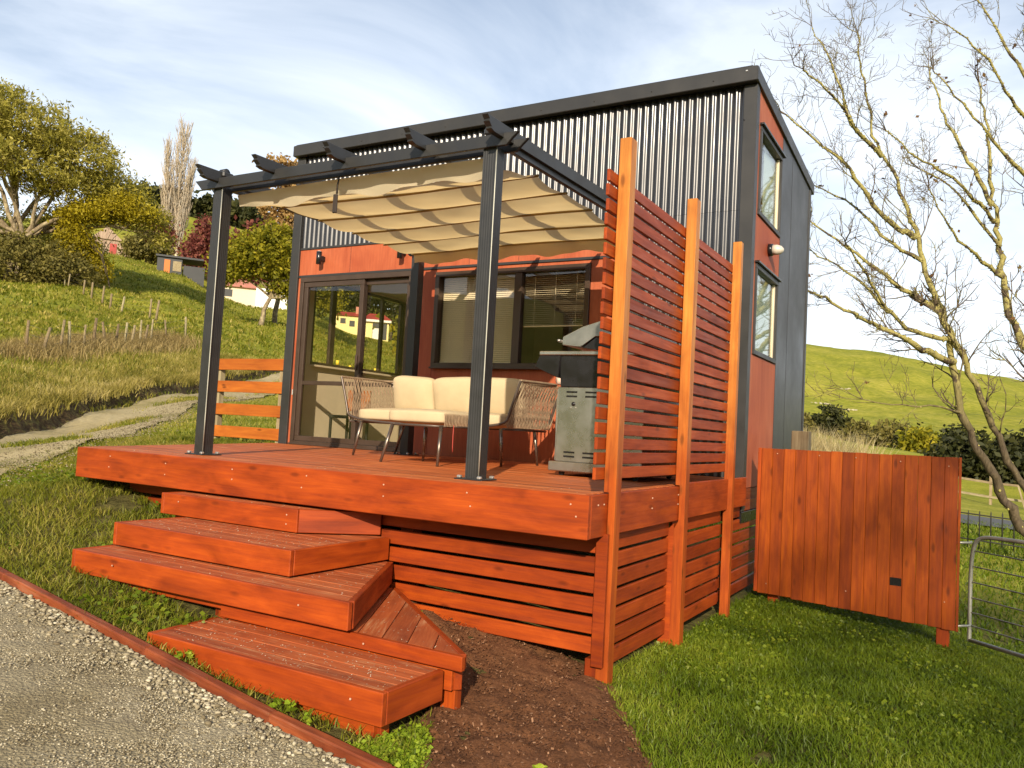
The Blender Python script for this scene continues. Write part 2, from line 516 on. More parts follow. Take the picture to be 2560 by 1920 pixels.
def redwall_mat():
    """rough-sawn plywood panel, red-orange stain gone patchy"""
    k = NT('red_stained_ply')
    g = k.geo((1.0, 1.0, 0.35))
    n1 = k.noise(g, 2.4, 5.0, 0.6, 0.6)
    fine = k.noise(k.geo((60.0, 60.0, 2.5)), 1.0, 4.0, 0.65, 0.4)
    c = k.ramp(n1, [(0.30, (0.30, 0.056, 0.020, 1)), (0.52, (0.40, 0.096, 0.036, 1)), (0.74, (0.47, 0.14, 0.062, 1))])
    c = k.mix(0.35, c, k.ramp(fine, [(0.3, (0.55, 0.5, 0.5, 1)), (0.6, (1.1, 1.1, 1.1, 1))]), 'MULTIPLY')
    k.pbr(c, 0.62, k.bump(fine, 0.2, 0.003), spec=0.35); return k.m


def glass_mat(name, refl_rough=0.0, tint=(0.95, 0.94, 0.91, 1), ior=1.5):
    k = NT(name)
    tr = k.n('BsdfTransparent'); tr.inputs['Color'].default_value = tint
    gl = k.n('BsdfGlossy'); gl.inputs['Roughness'].default_value = refl_rough; gl.inputs['Color'].default_value = (0.95, 0.95, 0.95, 1)
    g = k.n('NewGeometry'); dt = k.n('VectorMath', operation='DOT_PRODUCT')
    k.l(g.outputs['Incoming'], dt.inputs[0]); k.l(g.outputs['Normal'], dt.inputs[1])
    f0 = ((ior - 1) / (ior + 1)) ** 2
    sch = k.math('POWER', k.math('SUBTRACT', 1.0, k.math('ABSOLUTE', dt.outputs['Value'])), 5.0)
    fac = k.math('ADD', k.math('MULTIPLY', sch, 1 - f0), f0)
    mx = k.n('MixShader')
    k.l(fac, mx.inputs['Fac']); k.l(tr.outputs[0], mx.inputs[1]); k.l(gl.outputs[0], mx.inputs[2])
    k.l(mx.outputs[0], k.out.inputs['Surface'])
    return k.m


def canvas_mat():
    k = NT('cream_canvas')
    v = k.geo()
    n1 = k.noise(v, 3.0, 4.0, 0.55)
    weave = k.noise(k.geo((260, 260, 260)), 1.0, 2.0)
    c = k.ramp(n1, [(0.3, (0.76, 0.66, 0.45, 1)), (0.7, (0.82, 0.73, 0.52, 1))])
    p = k.n('BsdfPrincipled'); p.inputs['Roughness'].default_value = 0.9; p.inputs['Specular IOR Level'].default_value = 0.15
    k.l(c, p.inputs['Base Color']); k.l(k.bump(weave, 0.15, 0.001), p.inputs['Normal'])
    t = k.n('BsdfTranslucent'); k.l(k.mix(1.0, c, (1.0, 0.85, 0.57, 1), 'MULTIPLY'), t.inputs['Color'])
    mx = k.n('MixShader'); mx.inputs['Fac'].default_value = 0.58
    k.l(p.outputs[0], mx.inputs[1]); k.l(t.outputs[0], mx.inputs[2]); k.l(mx.outputs[0], k.out.inputs['Surface'])
    return k.m


def leaf_mat(name, c0, c1, c2, trans=0.35, rough=0.6):
    """foliage whose colour runs with the per-leaf 'tint' value"""
    k = NT(name)
    at = k.n('Attribute'); at.attribute_name = 'tint'
    c = k.ramp(at.outputs['Fac'], [(0.0, c0), (0.5, c1), (1.0, c2)])
    p = k.n('BsdfPrincipled'); p.inputs['Roughness'].default_value = rough; p.inputs['Specular IOR Level'].default_value = 0.25
    k.l(c, p.inputs['Base Color'])
    t = k.n('BsdfTranslucent'); k.l(c, t.inputs['Color'])
    mx = k.n('MixShader'); mx.inputs['Fac'].default_value = trans
    k.l(p.outputs[0], mx.inputs[1]); k.l(t.outputs[0], mx.inputs[2]); k.l(mx.outputs[0], k.out.inputs['Surface'])
    return k.m


def bark_mat(name, dark, mid, lichen, amount=0.5, scale=6.0, zmin=None):
    k = NT(name)
    g = k.geo()
    n1 = k.noise(g, scale, 5.0, 0.65)
    n2 = k.noise(k.geo((1, 1, 0.3)), scale * 6, 4.0, 0.6)
    base = k.ramp(n2, [(0.3, dark), (0.7, mid)])
    m = k.ramp(n1, [(0.62 - amount * 0.25, (0, 0, 0, 1)), (0.70 - amount * 0.25, (1, 1, 1, 1))])
    if zmin is not None:      # hardly any lichen low on the stem
        sz = k.n('SeparateXYZ'); k.l(g, sz.inputs[0])
        m = k.math('MULTIPLY', m, k.ramp(k.math('DIVIDE', sz.outputs['Z'], zmin * 2), [(0.25, (0.06, 0.06, 0.06, 1)), (0.75, (1, 1, 1, 1))]))
    c = k.mix(m, base, k.ramp(n2, [(0.3, tuple(x * 0.6 for x in lichen[:3]) + (1,)), (0.7, lichen)]))
    k.pbr(c, 0.85, k.bump(k.math('ADD', n2, m), 0.6, 0.02), spec=0.2); return k.m


M_RED = redwall_mat()
M_BARN = barn_mat()
M_GLASS = glass_mat('window_glass')
M_GLASSSIDE = glass_mat('side_window_glass', 0.02, (0.90, 0.93, 0.90, 1), 1.5)
M_CANVAS = canvas_mat()
M_HEM = plain('canvas_hem', (0.30, 0.20, 0.08, 1), 0.9, 0.0, 0.1, 6.0, 0.1, 0.1)
M_STRAP = plain('dark_strap', (0.03, 0.02, 0.015, 1), 0.8)
M_WIRE = plain('fence_wire', (0.10, 0.09, 0.07, 1), 0.6, 0.4)

# ------------------------------------------------------------------ terrain
CTRL = [(0, 0, -1.2), (-1.95, 2.6, -1.05), (-3.5, 2.66, -.88), (-5.0, 2.75, -.74), (0, 2, -1.2), (2, 2, -1.27), (-3, 0.5, -.95), (-6, 1, -.72), (4, 0, -1.32), (-1.75, 4.25, -1.07),
        (-1.83, 5.5, -1.10), (-1.83, 6.8, -1.13), (-1.7, 7.6, -1.10), (-.12, 7.6, -1.27), (1.5, 6, -1.36), (3, 5, -1.42), (-2.5, 3.6, -1.0), (-3.2, 4.3, -.83), (-2.4, 4.3, -.95), (-.5, 5, -1.17),
        (-2.05, 3.2, -1.03), (-3.7, 3.1, -.84), (-4.9, 3.3, -.68), (-5.6, 4.2, -.45), (-6.4, 4.1, -.31), (-5.0, 3.9, -.58), (-6.5, 3.2, -.55), (-8, 4, -.42), (-8.5, 7.5, -.05), (-7.2, 5.5, -.16), (-9, 6, -.16),
        (-8.1, 6.3, -.03), (-5, 9, -.5), (-1.84, 9.5, -1.15), (-7.7, 10, -.05), (-9, 12, .25), (-4, 6, -.6), (-6, 7, -.35),
        (-9.73, 5.19, -0.38), (-7.75, 4.1, -0.42), (-9.6, 6.0, -0.16), (-14.44, 7.67, -0.31), (-15.81, 9.41, -0.17), (-18.3, 12.57, 0.33), (-21.76, 17.47, 0.99), (-25.69, 23.24, 1.82), (-11.02, 6.97, -0.20),
        (-13.28, 9.7, 0.05), (-16.82, 13.41, 0.52), (-15.9, 8.3, -0.02), (-17.4, 10.2, 0.26), (-20.2, 13.7, 0.78), (-23.6, 18.7, 1.45), (-27.4, 24.6, 2.3), (-27.56, 15.21, 1.98), (-35.67, 18.55, 3.1),
        (-29.31, 18.79, 2.53), (-35.69, 26.59, 3.72), (-47.24, 24.44, 5.53), (-65.13, 33.47, 9.8), (-95, 40, 13.5), (-58.59, 35.01, 8.97), (-53.19, 35.9, 7.52), (-39.27, 29.03, 5.0), (-74.92, 42.7, 12.42), (-89.34, 57.15, 17.93),
        (-90.04, 68.28, 18.2), (-87.94, 75.41, 16.27), (-66.54, 53.41, 11.08), (-72.98, 55.32, 13.34), (-60.48, 51.24, 9.38), (-43.11, 38.37, 5.74), (-32.9, 29.38, 3.39), (-82.41, 78.65, 15.3), (-109, 72, 22.4), (-117, 87, 26.0), (-84, 95.5, 14.2), (-80, 98, 13.0),
        (-271, 185, 70), (-302, 168, 62), (-200, 181, 57), (-150, 60, 27), (-180, 120, 46), (-120, 130, 22), (-60, 110, 8), (-400, 260, 70), (-20, -20, -1.5), (-40, 0, 3.0), (-80, 0, 9), (-30, 8, 1.6),
        (-0.05, 8.4, -1.33), (-0.2, 16.17, -1.25), (0.53, 15.44, -1.22), (-0.22, 25.4, -1.36), (0.58, 21.25, -1.25), (-0.37, 40.4, -1.61), (0.75, 37.6, -1.69), (-0.65, 69, -1.72), (-7.45, 134, 0.7), (-19.3, 220, 6.8),
        (-6.75, 65.5, -0.6), (2.5, 9, -1.55), (6, 14, -1.5), (-78.4, 437, 54.3), (-37.8, 472, 52.8), (15.4, 526, 44.4), (-36.4, 210, 6.2), (-15, 291, 16.9), (60, 560, 34), (120, 600, 28), (60, 300, 8), (-130, 430, 58),
        (-120, 700, 40), (0, 760, 30), (-10, 30, -1.0), (-20, 50, 1.2), (-40, 80, 4), (30, 30, -2), (40, -20, -2.5), (0, -30, -1.0), (-40, -60, 6), (20, -70, 8), (80, -60, 8), (0, -130, 26), (90, -130, 26), (-90, -110, 24), (60, 100, -2), (200, 200, 2), (200, -200, 40), (-200, -200, 45), (-400, 0, 60), (0, -400, 60), (500, 300, 10), (-900, 300, 60), (300, 900, 20), (-500, 800, 60)]
CT = np.array(CTRL, float)


def _phi(r):
    return np.sqrt(r * r + 0.16)


def _warp(P):
    """compress far distances so that near detail and far hills share one interpolation"""
    r = np.linalg.norm(P, axis=-1, keepdims=True) + 1e-9
    return P / r * (14.0 * np.log1p(r / 14.0))


_cw = _warp(CT[:, :2])
_A = _phi(np.linalg.norm(_cw[:, None] - _cw[None], axis=-1))
_zc = np.sign(CT[:, 2] + 1) * np.log1p(np.abs(CT[:, 2] + 1) / 3.0)
_w = np.linalg.solve(_A + np.eye(len(CT)) * 1e-6, _zc)


def H(x, y):
    """ground height with its humps and hollows"""
    x = np.asarray(x, float); y = np.asarray(y, float)
    Rr = np.hypot(x, y)
    amp = np.clip((Rr - 22) / 40, 0, 1) * np.clip(Rr * 0.012, 0, 1.2)
    far = np.clip((Rr - 130) / 200, 0, 1)
    return (H0(x, y) + amp * (vnoise(x, y, 0.22, 3) - 0.5) + amp * 1.3 * (vnoise(x, y, 0.06, 4) - 0.5)
            + far * 5 * (vnoise(x, y, 0.018, 5) - 0.5) + far * 1.8 * (vnoise(x, y, 0.07, 6) - 0.5))


def H0(x, y):
    """interpolated control heights"""
    P = np.stack([np.asarray(x, float), np.asarray(y, float)], -1)
    sh = P.shape[:-1]
    W = _warp(P.reshape(-1, 2))
    out = np.empty(len(W))
    for i in range(0, len(W), 20000):
        out[i:i + 20000] = _phi(np.linalg.norm(W[i:i + 20000, None] - _cw[None], axis=-1)) @ _w
    z = np.sign(out) * 3.0 * np.expm1(np.abs(out)) - 1
    return z.reshape(sh)


def h1(x, y):
    return float(H(np.array([x]), np.array([y]))[0])


def vnoise(x, y, s, seed=0):
    """cheap smooth value noise for geometry"""
    x = np.asarray(x) * s + seed * 17.3; y = np.asarray(y) * s - seed * 9.1
    xi = np.floor(x).astype(int); yi = np.floor(y).astype(int); fx = x - xi; fy = y - yi
    fx = fx * fx * (3 - 2 * fx); fy = fy * fy * (3 - 2 * fy)
    def hsh(a, b):
        n = (a * 374761393 + b * 668265263 + seed * 1442695) & 0x7fffffff
        n = ((n ^ (n >> 13)) * 1274126177) & 0x7fffffff
        return (n & 0xffff) / 65535.0
    return (hsh(xi, yi) * (1 - fx) + hsh(xi + 1, yi) * fx) * (1 - fy) + (hsh(xi, yi + 1) * (1 - fx) + hsh(xi + 1, yi + 1) * fx) * fy


def ground_mat():
    k = NT('pasture')
    g = k.geo()
    big = k.noise(k.geo((0.05, 0.05, 0.05)), 1.0, 6.0, 0.6, 0.4)
    midn = k.noise(g, 0.55, 6.0, 0.65)
    fine = k.noise(g, 9.0, 5.0, 0.7)
    c = k.ramp(k.math('ADD', k.math('MULTIPLY', big, 0.5), k.math('MULTIPLY', midn, 0.5)),
               [(0.34, (0.13, 0.15, 0.016, 1)), (0.48, (0.23, 0.235, 0.024, 1)), (0.60, (0.34, 0.31, 0.045, 1)), (0.72, (0.44, 0.36, 0.10, 1))])
    c = k.mix(0.5, c, k.ramp(fine, [(0.3, (0.45, 0.45, 0.4, 1)), (0.65, (1.25, 1.25, 1.2, 1))]), 'MULTIPLY')
    sep0 = k.n('SeparateXYZ'); k.l(k.geo(), sep0.inputs[0])
    terr = k.math('SINE', k.math('ADD', k.math('MULTIPLY', sep0.outputs['Z'], 5.2), k.math('MULTIPLY', k.noise(k.geo((.03, .03, .03)), 1.0, 4.0), 26.0)))
    tmask = k.ramp(k.noise(k.geo((.012, .012, .012)), 1.0, 3.0), [(0.45, (0, 0, 0, 1)), (0.6, (1, 1, 1, 1))])
    c = k.mix(k.math('MULTIPLY', tmask, 0.30), c, k.mix(k.ramp(terr, [(0.55, (0, 0, 0, 1)), (0.95, (1, 1, 1, 1))]), c, (0.16, 0.15, 0.03, 1)))
    # bare earth between the blades close to the house
    sep = k.n('SeparateXYZ'); k.l(g, sep.inputs[0])
    near = k.n('VectorMath', operation='LENGTH'); k.l(g, near.inputs[0])
    nf = k.ramp(k.math('DIVIDE', near.outputs['Value'], 14.0), [(0.55, (1, 1, 1, 1)), (0.95, (0, 0, 0, 1))])
    soil = k.ramp(k.noise(g, 14.0, 5.0, 0.7), [(0.3, (0.045, 0.040, 0.012, 1)), (0.7, (0.13, 0.11, 0.035, 1))])
    c = k.mix(nf, c, soil)
    k.pbr(c, 0.95, k.bump(k.math('ADD', fine, k.math('MULTIPLY', midn, 2.0)), 0.5, 0.12), spec=0.1)
    return k.m


def build_ground():
    az = np.concatenate([np.radians(np.arange(-180, -8, 2.5)), np.radians(np.arange(-8, 75, 0.36)), np.radians(np.arange(75, 180, 2.5))])
    rr = np.concatenate([[0.02], 0.4 * 1.021 ** np.arange(0, 402)])
    Rr, A = np.meshgrid(rr, az, indexing='ij')
    X = -Rr * np.sin(A); Y = Rr * np.cos(A)
    Z = H(X, Y)
    # below the house and deck the soil is cut away
    n, m = X.shape
    V = np.stack([X, Y, Z], -1).reshape(-1, 3)
    i = np.arange(n - 1)[:, None]; j = np.arange(m)[None]
    j2 = (j + 1) % m
    F = np.stack(np.broadcast_arrays(i * m + j, i * m + j2, (i + 1) * m + j2, (i + 1) * m + j), -1).reshape(-1, 4)
    me = npmesh('ground', V, F, ground_mat(), True)
    o = mobj('ground', me)
    tag(o, kind='structure')


build_ground()


def sheet(name, poly_edges, mat, off, nu, nv, bump_amp=0.0, kind='structure', edge_amp=0.0, seed=1):
    """strip between two polylines (left, right) laid on the ground"""
    L, R = [np.array(p, float) for p in poly_edges]
    def resample(P, n):
        d = np.concatenate([[0], np.cumsum(np.linalg.norm(np.diff(P, axis=0), axis=1))])
        t = np.linspace(0, d[-1], n)
        return np.stack([np.interp(t, d, P[:, k]) for k in range(2)], -1)
    L = resample(L, nu); R = resample(R, nu)
    if edge_amp:
        a = np.arange(nu)
        dn = (R - L) / (np.linalg.norm(R - L, axis=1)[:, None] + 1e-9)
        L = L + dn * ((vnoise(a * 0.31, a * 0.0, 1.0, seed) - 0.5) * edge_amp)[:, None]
        R = R + dn * ((vnoise(a * 0.27, a * 0.0, 1.0, seed + 1) - 0.5) * edge_amp)[:, None]
    t = np.linspace(0, 1, nv)[None, :, None]
    P = L[:, None] * (1 - t) + R[:, None] * t
    Z = H(P[..., 0], P[..., 1]) + off
    if bump_amp:
        Z = Z + bump_amp * (vnoise(P[..., 0], P[..., 1], 9.0, seed) - 0.5) + bump_amp * 0.6 * (vnoise(P[..., 0], P[..., 1], 31.0, seed + 2) - 0.5)
    V = np.concatenate([P, Z[..., None]], -1).reshape(-1, 3)
    i = np.arange(nu - 1)[:, None]; j = np.arange(nv - 1)[None]
    F = np.stack(np.broadcast_arrays(i * nv + j, (i + 1) * nv + j, (i + 1) * nv + j + 1, i * nv + j + 1), -1).reshape(-1, 4)
    o = mobj(name, npmesh(name, V, F, mat, True))
    tag(o, kind=kind)
    return o


def gravel_mat():
    k = NT('gravel')
    g = k.geo()
    v = k.n('TexVoronoi'); v.inputs['Scale'].default_value = 70.0; k.l(g, v.inputs['Vector'])
    big = k.noise(g, 1.1, 4.0, 0.55)
    c = k.mix(0.5, k.ramp(big, [(0.35, (0.29, 0.235, 0.135, 1)), (0.62, (0.42, 0.36, 0.24, 1))]), k.ramp(v.outputs['Distance'], [(0.1, (1.25, 1.25, 1.2, 1)), (0.6, (0.5, 0.5, 0.48, 1))]), 'MULTIPLY')
    n2 = k.noise(g, 160.0, 3.0, 0.6)
    c = k.mix(0.6, c, k.ramp(n2, [(0.3, (0.45, 0.43, 0.4, 1)), (0.7, (1.3, 1.3, 1.25, 1))]), 'MULTIPLY')
    k.pbr(c, 0.9, k.bump(k.math('ADD', v.outputs['Distance'], n2), 0.8, 0.012), spec=0.2)
    return k.m


def mulch_mat():
    k = NT('bark_mulch')
    g = k.geo()
    n1 = k.noise(g, 75.0, 6.0, 0.75)
    n2 = k.noise(g, 5.0, 4.0, 0.6)
    c = k.ramp(n1, [(0.30, (0.075, 0.032, 0.013, 1)), (0.52, (0.155, 0.066, 0.028, 1)), (0.78, (0.23, 0.11, 0.053, 1))])
    c = k.mix(0.5, c, k.ramp(n2, [(0.3, (0.6, 0.6, 0.6, 1)), (0.7, (1.3, 1.25, 1.2, 1))]), 'MULTIPLY')
    k.pbr(c, 0.95, k.bump(n1, 0.7, 0.012), spec=0.15)
    return k.m


def track_mat():
    k = NT('track_earth')
    g = k.geo()
    n1 = k.noise(g, 0.7, 5.0, 0.6); n2 = k.noise(g, 12.0, 5.0, 0.7)
    c = k.ramp(n1, [(0.34, (0.26, 0.22, 0.09, 1)), (0.46, (0.36, 0.29, 0.15, 1)), (0.70, (0.46, 0.38, 0.22, 1))])
    c = k.mix(0.5, c, k.ramp(n2, [(0.3, (0.55, 0.53, 0.5, 1)), (0.7, (1.2, 1.2, 1.15, 1))]), 'MULTIPLY')
    k.pbr(c, 0.95, k.bump(n2, 0.6, 0.05), spec=0.15); return k.m


def soil_mat():
    k = NT('bank_soil')
    g = k.geo()
    n2 = k.noise(g, 7.0, 6.0, 0.7)
    c = k.ramp(n2, [(0.3, (0.045, 0.028, 0.013, 1)), (0.5, (0.10, 0.065, 0.032, 1)), (0.66, (0.20, 0.17, 0.05, 1)), (0.8, (0.28, 0.24, 0.07, 1))])
    k.pbr(c, 0.95, k.bump(n2, 0.9, 0.08), spec=0.1); return k.m


def asphalt_mat():
    k = NT('asphalt')
    n2 = k.noise(k.geo(), 20.0, 4.0, 0.7)
    k.pbr(k.ramp(n2, [(0.3, (0.05, 0.05, 0.05, 1)), (0.7, (0.10, 0.098, 0.09, 1))]), 0.85, k.bump(n2, 0.3, 0.02)); return k.m


M_GRAVEL = gravel_mat(); M_MULCH = mulch_mat(); M_TRACK = track_mat(); M_SOIL = soil_mat(); M_ASPH = asphalt_mat()

EDGE = [(-1.15, 2.34), (-1.95, 2.58), (-2.6, 2.60), (-3.5, 2.64), (-5.0, 2.76), (-6.4, 2.90)]
DRIVE_NEAR = [(-0.2, -0.3), (-1.0, -0.4), (-2.0, -0.6), (-3.4, -0.6), (-6.0, -0.4), (-9.0, 0.2)]
sheet('driveway', ([(x, y - 0.02) for x, y in EDGE], DRIVE_NEAR), M_GRAVEL, 0.012, 160, 110, 0.012, seed=2)
sheet('garden_bed', ([(-0.80, 2.30), (-0.98, 3.2), (-1.34, 3.72), (-1.62, 4.1), (-1.9, 4.42), (-2.4, 4.45), (-3.4, 4.45)], [(-1.85, 2.62), (-2.0, 2.85), (-2.12, 3.05), (-2.2, 3.2), (-2.5, 3.4), (-2.9, 3.6), (-3.5, 3.9)]), M_MULCH, 0.02, 110, 70, 0.035, edge_amp=0.10, seed=5)
TRK_NEAR = [(-7.0, 2.95), (-7.85, 4.15), (-9.35, 5.75), (-10.8, 7.2), (-13.1, 9.7), (-16.7, 13.3), (-20.3, 18.3), (-24.2, 24.3), (-26.5, 30), (-24, 38)]
TRK_FAR = [(-11.0, 2.5), (-12.5, 5.0), (-14.4, 7.6), (-15.8, 9.4), (-18.2, 12.5), (-21.6, 17.4), (-25.6, 23.2), (-29, 29), (-29, 40)]
sheet('track', (TRK_NEAR, TRK_FAR), M_TRACK, 0.045, 260, 40, 0.02, edge_amp=0.5, seed=7)
sheet('road', ([(-6, 22.6), (0, 20.6), (8, 19.0), (20, 17)], [(-8, 28.5), (0, 26.2), (8, 24.0), (20, 22)]), M_ASPH, 0.05, 60, 10, 0.0, seed=9)


def build_bank():
    """cut earth bank along the far side of the track"""
    P = np.array([(-11.3, 2.6), (-12.7, 5.0), (-14.5, 7.6), (-15.95, 9.42), (-18.4, 12.55), (-21.8, 17.5), (-25.8, 23.3), (-29.3, 29)], float)
    d = np.concatenate([[0], np.cumsum(np.linalg.norm(np.diff(P, axis=0), axis=1))])
    n = 520; t = np.linspace(0, d[-1], n)
    L = np.stack([np.interp(t, d, P[:, k]) for k in range(2)], -1)
    T = np.gradient(L, axis=0); T /= np.linalg.norm(T, axis=1)[:, None]
    N = np.stack([-T[:, 1], T[:, 0]], -1)
    N *= np.sign((N * np.array([-1, 0.2])).sum(1))[:, None]
    prof = [(-0.20, -0.02), (-0.05, 0.03), (0.05, 0.10), (0.11, 0.19), (0.16, 0.26), (0.24, 0.31), (0.36, 0.30), (0.60, 0.22), (0.9, 0.08), (1.1, -0.06)]
    V = []
    common = (vnoise(t, t * 0, 0.9, 20) - 0.5) * 0.30 + (vnoise(t, t * 0, 3.1, 21) - 0.5) * 0.10
    hgt = 0.55 + 0.75 * vnoise(t, t * 0, 0.35, 40)
    for k, (a, b) in enumerate(prof):
        w = common * np.interp(k, [0, 2, 5, 9], [.6, 1, 1, .2]) + (vnoise(t, t * 0, 5.5, 24 + k) - 0.5) * 0.05
        hh = b * (hgt if b > 0 else 1.0) + (vnoise(t, t * 0, 4.3, 30 + k) - 0.5) * 0.03 * (b > 0.05)
        q = L + N * (a + w)[:, None]
        V.append(np.concatenate([q, (H(q[:, 0], q[:, 1]) + hh)[:, None]], 1))
    V = np.stack(V, 1); m = len(prof)
    i = np.arange(n - 1)[:, None]; j = np.arange(m - 1)[None]
    F = np.stack(np.broadcast_arrays(i * m + j, (i + 1) * m + j, (i + 1) * m + j + 1, i * m + j + 1), -1).reshape(-1, 4)
    o = mobj('earth_bank', npmesh('earth_bank', V.reshape(-1, 3), F, M_SOIL, True)); tag(o, kind='structure')
    return L, N


BANK_L, BANK_N = build_bank()

# ------------------------------------------------------------------ tiny house
HX0, HX1, HY0, HY1 = -7.68, -1.84, 7.50, 10.30
house = thing('tiny_house', (-4.76, 8.9, -0.3), 'two storey black corrugated cabin with red-orange stained lower panels behind the deck', 'house')


def boxes_mesh(name, boxes, mat, parent, bev=0.002):
    """several boxes of one part in one mesh"""
    bm = bmesh.new()
    for b in boxes:
        vs = [bm.verts.new(v) for v in boxverts(*b)]
        for f in BOXF: bm.faces.new([vs[i] for i in f])
    bmesh.ops.recalc_face_normals(bm, faces=bm.faces)
    if bev: bmesh.ops.bevel(bm, geom=list(bm.edges), offset=bev, segments=1, affect='EDGES', clamp_overlap=True)
    me = bpy.data.meshes.new(name); bm.to_mesh(me); bm.free()
    me.materials.append(mat)
    b = np.array(boxes)
    c = ((b[:, 0].min() + b[:, 1].max()) / 2, (b[:, 2].min() + b[:, 3].max()) / 2, (b[:, 4].min() + b[:, 5].max()) / 2)
    return mobj(name, me, parent, origin=c)


def ring(name, plane, a0, a1, z0, z1, w, d0, d1, mat, parent, bev=0.003):
    """rectangular frame; plane 'y' -> a is x, depth d along y; plane 'x' -> a is y"""
    R = [(a0, a1, z1 - w, z1), (a0, a1, z0, z0 + w), (a0, a0 + w, z0 + w, z1 - w), (a1 - w, a1, z0 + w, z1 - w)]
    if plane == 'y': B = [(p, q, d0, d1, r, s) for p, q, r, s in R]
    else: B = [(d0, d1, p, q, r, s) for p, q, r, s in R]
    return boxes_mesh(name, B, mat, parent, bev)


# front wall, lower red panels (10 cm thick)
def wallbox(n, x0, x1, z0, z1, m=M_RED, y0=7.50, y1=7.60): return box(n, x0, x1, y0, y1, z0, z1, m, house, 0.001)


wallbox('wall_panel', -7.56, -7.505, -0.05, 2.12)
wallbox('wall_panel', -5.715, -5.405, -0.05, 2.12)
wallbox('wall_panel', -5.40, -3.465, -0.05, 0.985)
wallbox('wall_panel', -3.46, -3.16, -0.05, 2.12)
wallbox('wall_backing', -3.15, -1.965, -0.05, 2.50, M_BLACK, 7.53, 7.60)
wallbox('wall_panel', -5.40, -3.465, 2.085, 2.12)
wallbox('head_flashing', -7.56, -3.16, 2.122, 2.150, M_STEEL, 7.485, 7.60)
wallbox('wall_panel', -7.56, -3.16, 2.152, 2.478)
wallbox('cladding_flashing', -7.56, -3.16, 2.480, 2.505, M_STEEL, 7.488, 7.60)
wallbox('wall_backing', -7.60, -1.90, 2.507, 3.70, M_BLACK, 7.53, 7.60)
for x in (-6.72, -4.97, -4.33):      # cover strips of the ply joints
    wallbox('cover_strip', x, x + 0.004, 2.16, 2.47, M_BLACK, 7.4985, 7.501)

# corrugated sheets
def corrugated(name, x0, x1, z0, z1, y, pitch=0.0762, amp=0.0086):
    n = int((x1 - x0) / pitch * 14)
    xs = np.linspace(x0, x1, n + 1)
    ys = y - amp * np.sin(2 * np.pi * xs / pitch)
    # slight oil-canning down the sheet
    zs = np.linspace(z0, z1, 9)
    X, Z = np.meshgrid(xs, zs)
    Yv = np.broadcast_to(ys, X.shape) + 0.0012 * (vnoise(X, Z, 4.0, 8) - 0.5) + 0.0008 * (vnoise(X, Z, 12.0, 9) - 0.5)
    V = np.stack([X, Yv, Z], -1).reshape(-1, 3)
    m = n + 1
    i = np.arange(8)[:, None]; j = np.arange(n)[None]
    F = np.stack(np.broadcast_arrays(i * m + j, i * m + j + 1, (i + 1) * m + j + 1, (i + 1) * m + j), -1).reshape(-1, 4)
    me = npmesh(name, V, F, M_CORR, True)
    return mobj(name, me, house, origin=((x0 + x1) / 2, y, (z0 + z1) / 2))


M_CORR = plain('corrugated_steel', (0.016, 0.014, 0.014, 1), 0.30, 0.0, 0.2, 2.5, 0.0, 0.7, 0.35)
cx = -7.575
while cx < -1.97:
    nx_ = min(cx + 0.762, -1.962)
    corrugated('cladding_sheet', cx, nx_, 2.506, 3.70, 7.500)
    cx = nx_
corrugated('cladding_sheet', -3.155, -2.56, 0.0, 2.504, 7.500)
corrugated('cladding_sheet', -2.56, -1.962, 0.0, 2.504, 7.500)
# corner trims and roof edge
box('corner_trim', -7.70, -7.562, 7.470, 7.61, -0.30, 3.69, M_STEEL, house)
box('corner_trim', -1.958, -1.832, 7.470, 7.555, -0.30, 3.69, M_STEEL, house)
box('roof_fascia', -7.71, -1.822, 7.395, 7.468, 3.695, 3.835, M_STEEL, house, 0.006)
prism('roof_barge', [(7.40, 3.70), (7.40, 3.832), (10.45, 3.60), (10.45, 3.47)], 'x', -1.86, -1.815, M_STEEL, house, 0.004)
prism('roof_barge', [(7.40, 3.70), (7.40, 3.832), (10.45, 3.60), (10.45, 3.47)], 'x', -7.72, -7.675, M_STEEL, house, 0.004)
prism('roof', [(7.40, 3.80), (7.40, 3.842), (10.44, 3.61), (10.44, 3.57)], 'x', -7.67, -1.865, M_CLAD, house)
for x in np.arange(-7.2, -1.9, 0.62):
    t = box('rivet', x, x + 0.014, 7.388, 7.395, 3.745, 3.759, M_STEEL, house, 0.003)
box('rivet', -1.93, -1.91, 7.386, 7.395, 3.785, 3.80, M_BOLT, house, 0.003)
box('rivet', -1.952, -1.94, 7.462, 7.470, 3.35, 3.362, M_BLACK, house, 0.002)

M_PALEPANEL = plain('pale_window_panel', (0.60, 0.66, 0.60, 1), 0.7, 0.0, 0.04)
# right end wall (x = -1.84)
def endbox(n, y0, y1, z0, z1, m=M_RED, x0=-1.92, x1=-1.842): return box(n, x0, x1, y0, y1, z0, z1, m, house, 0.001)


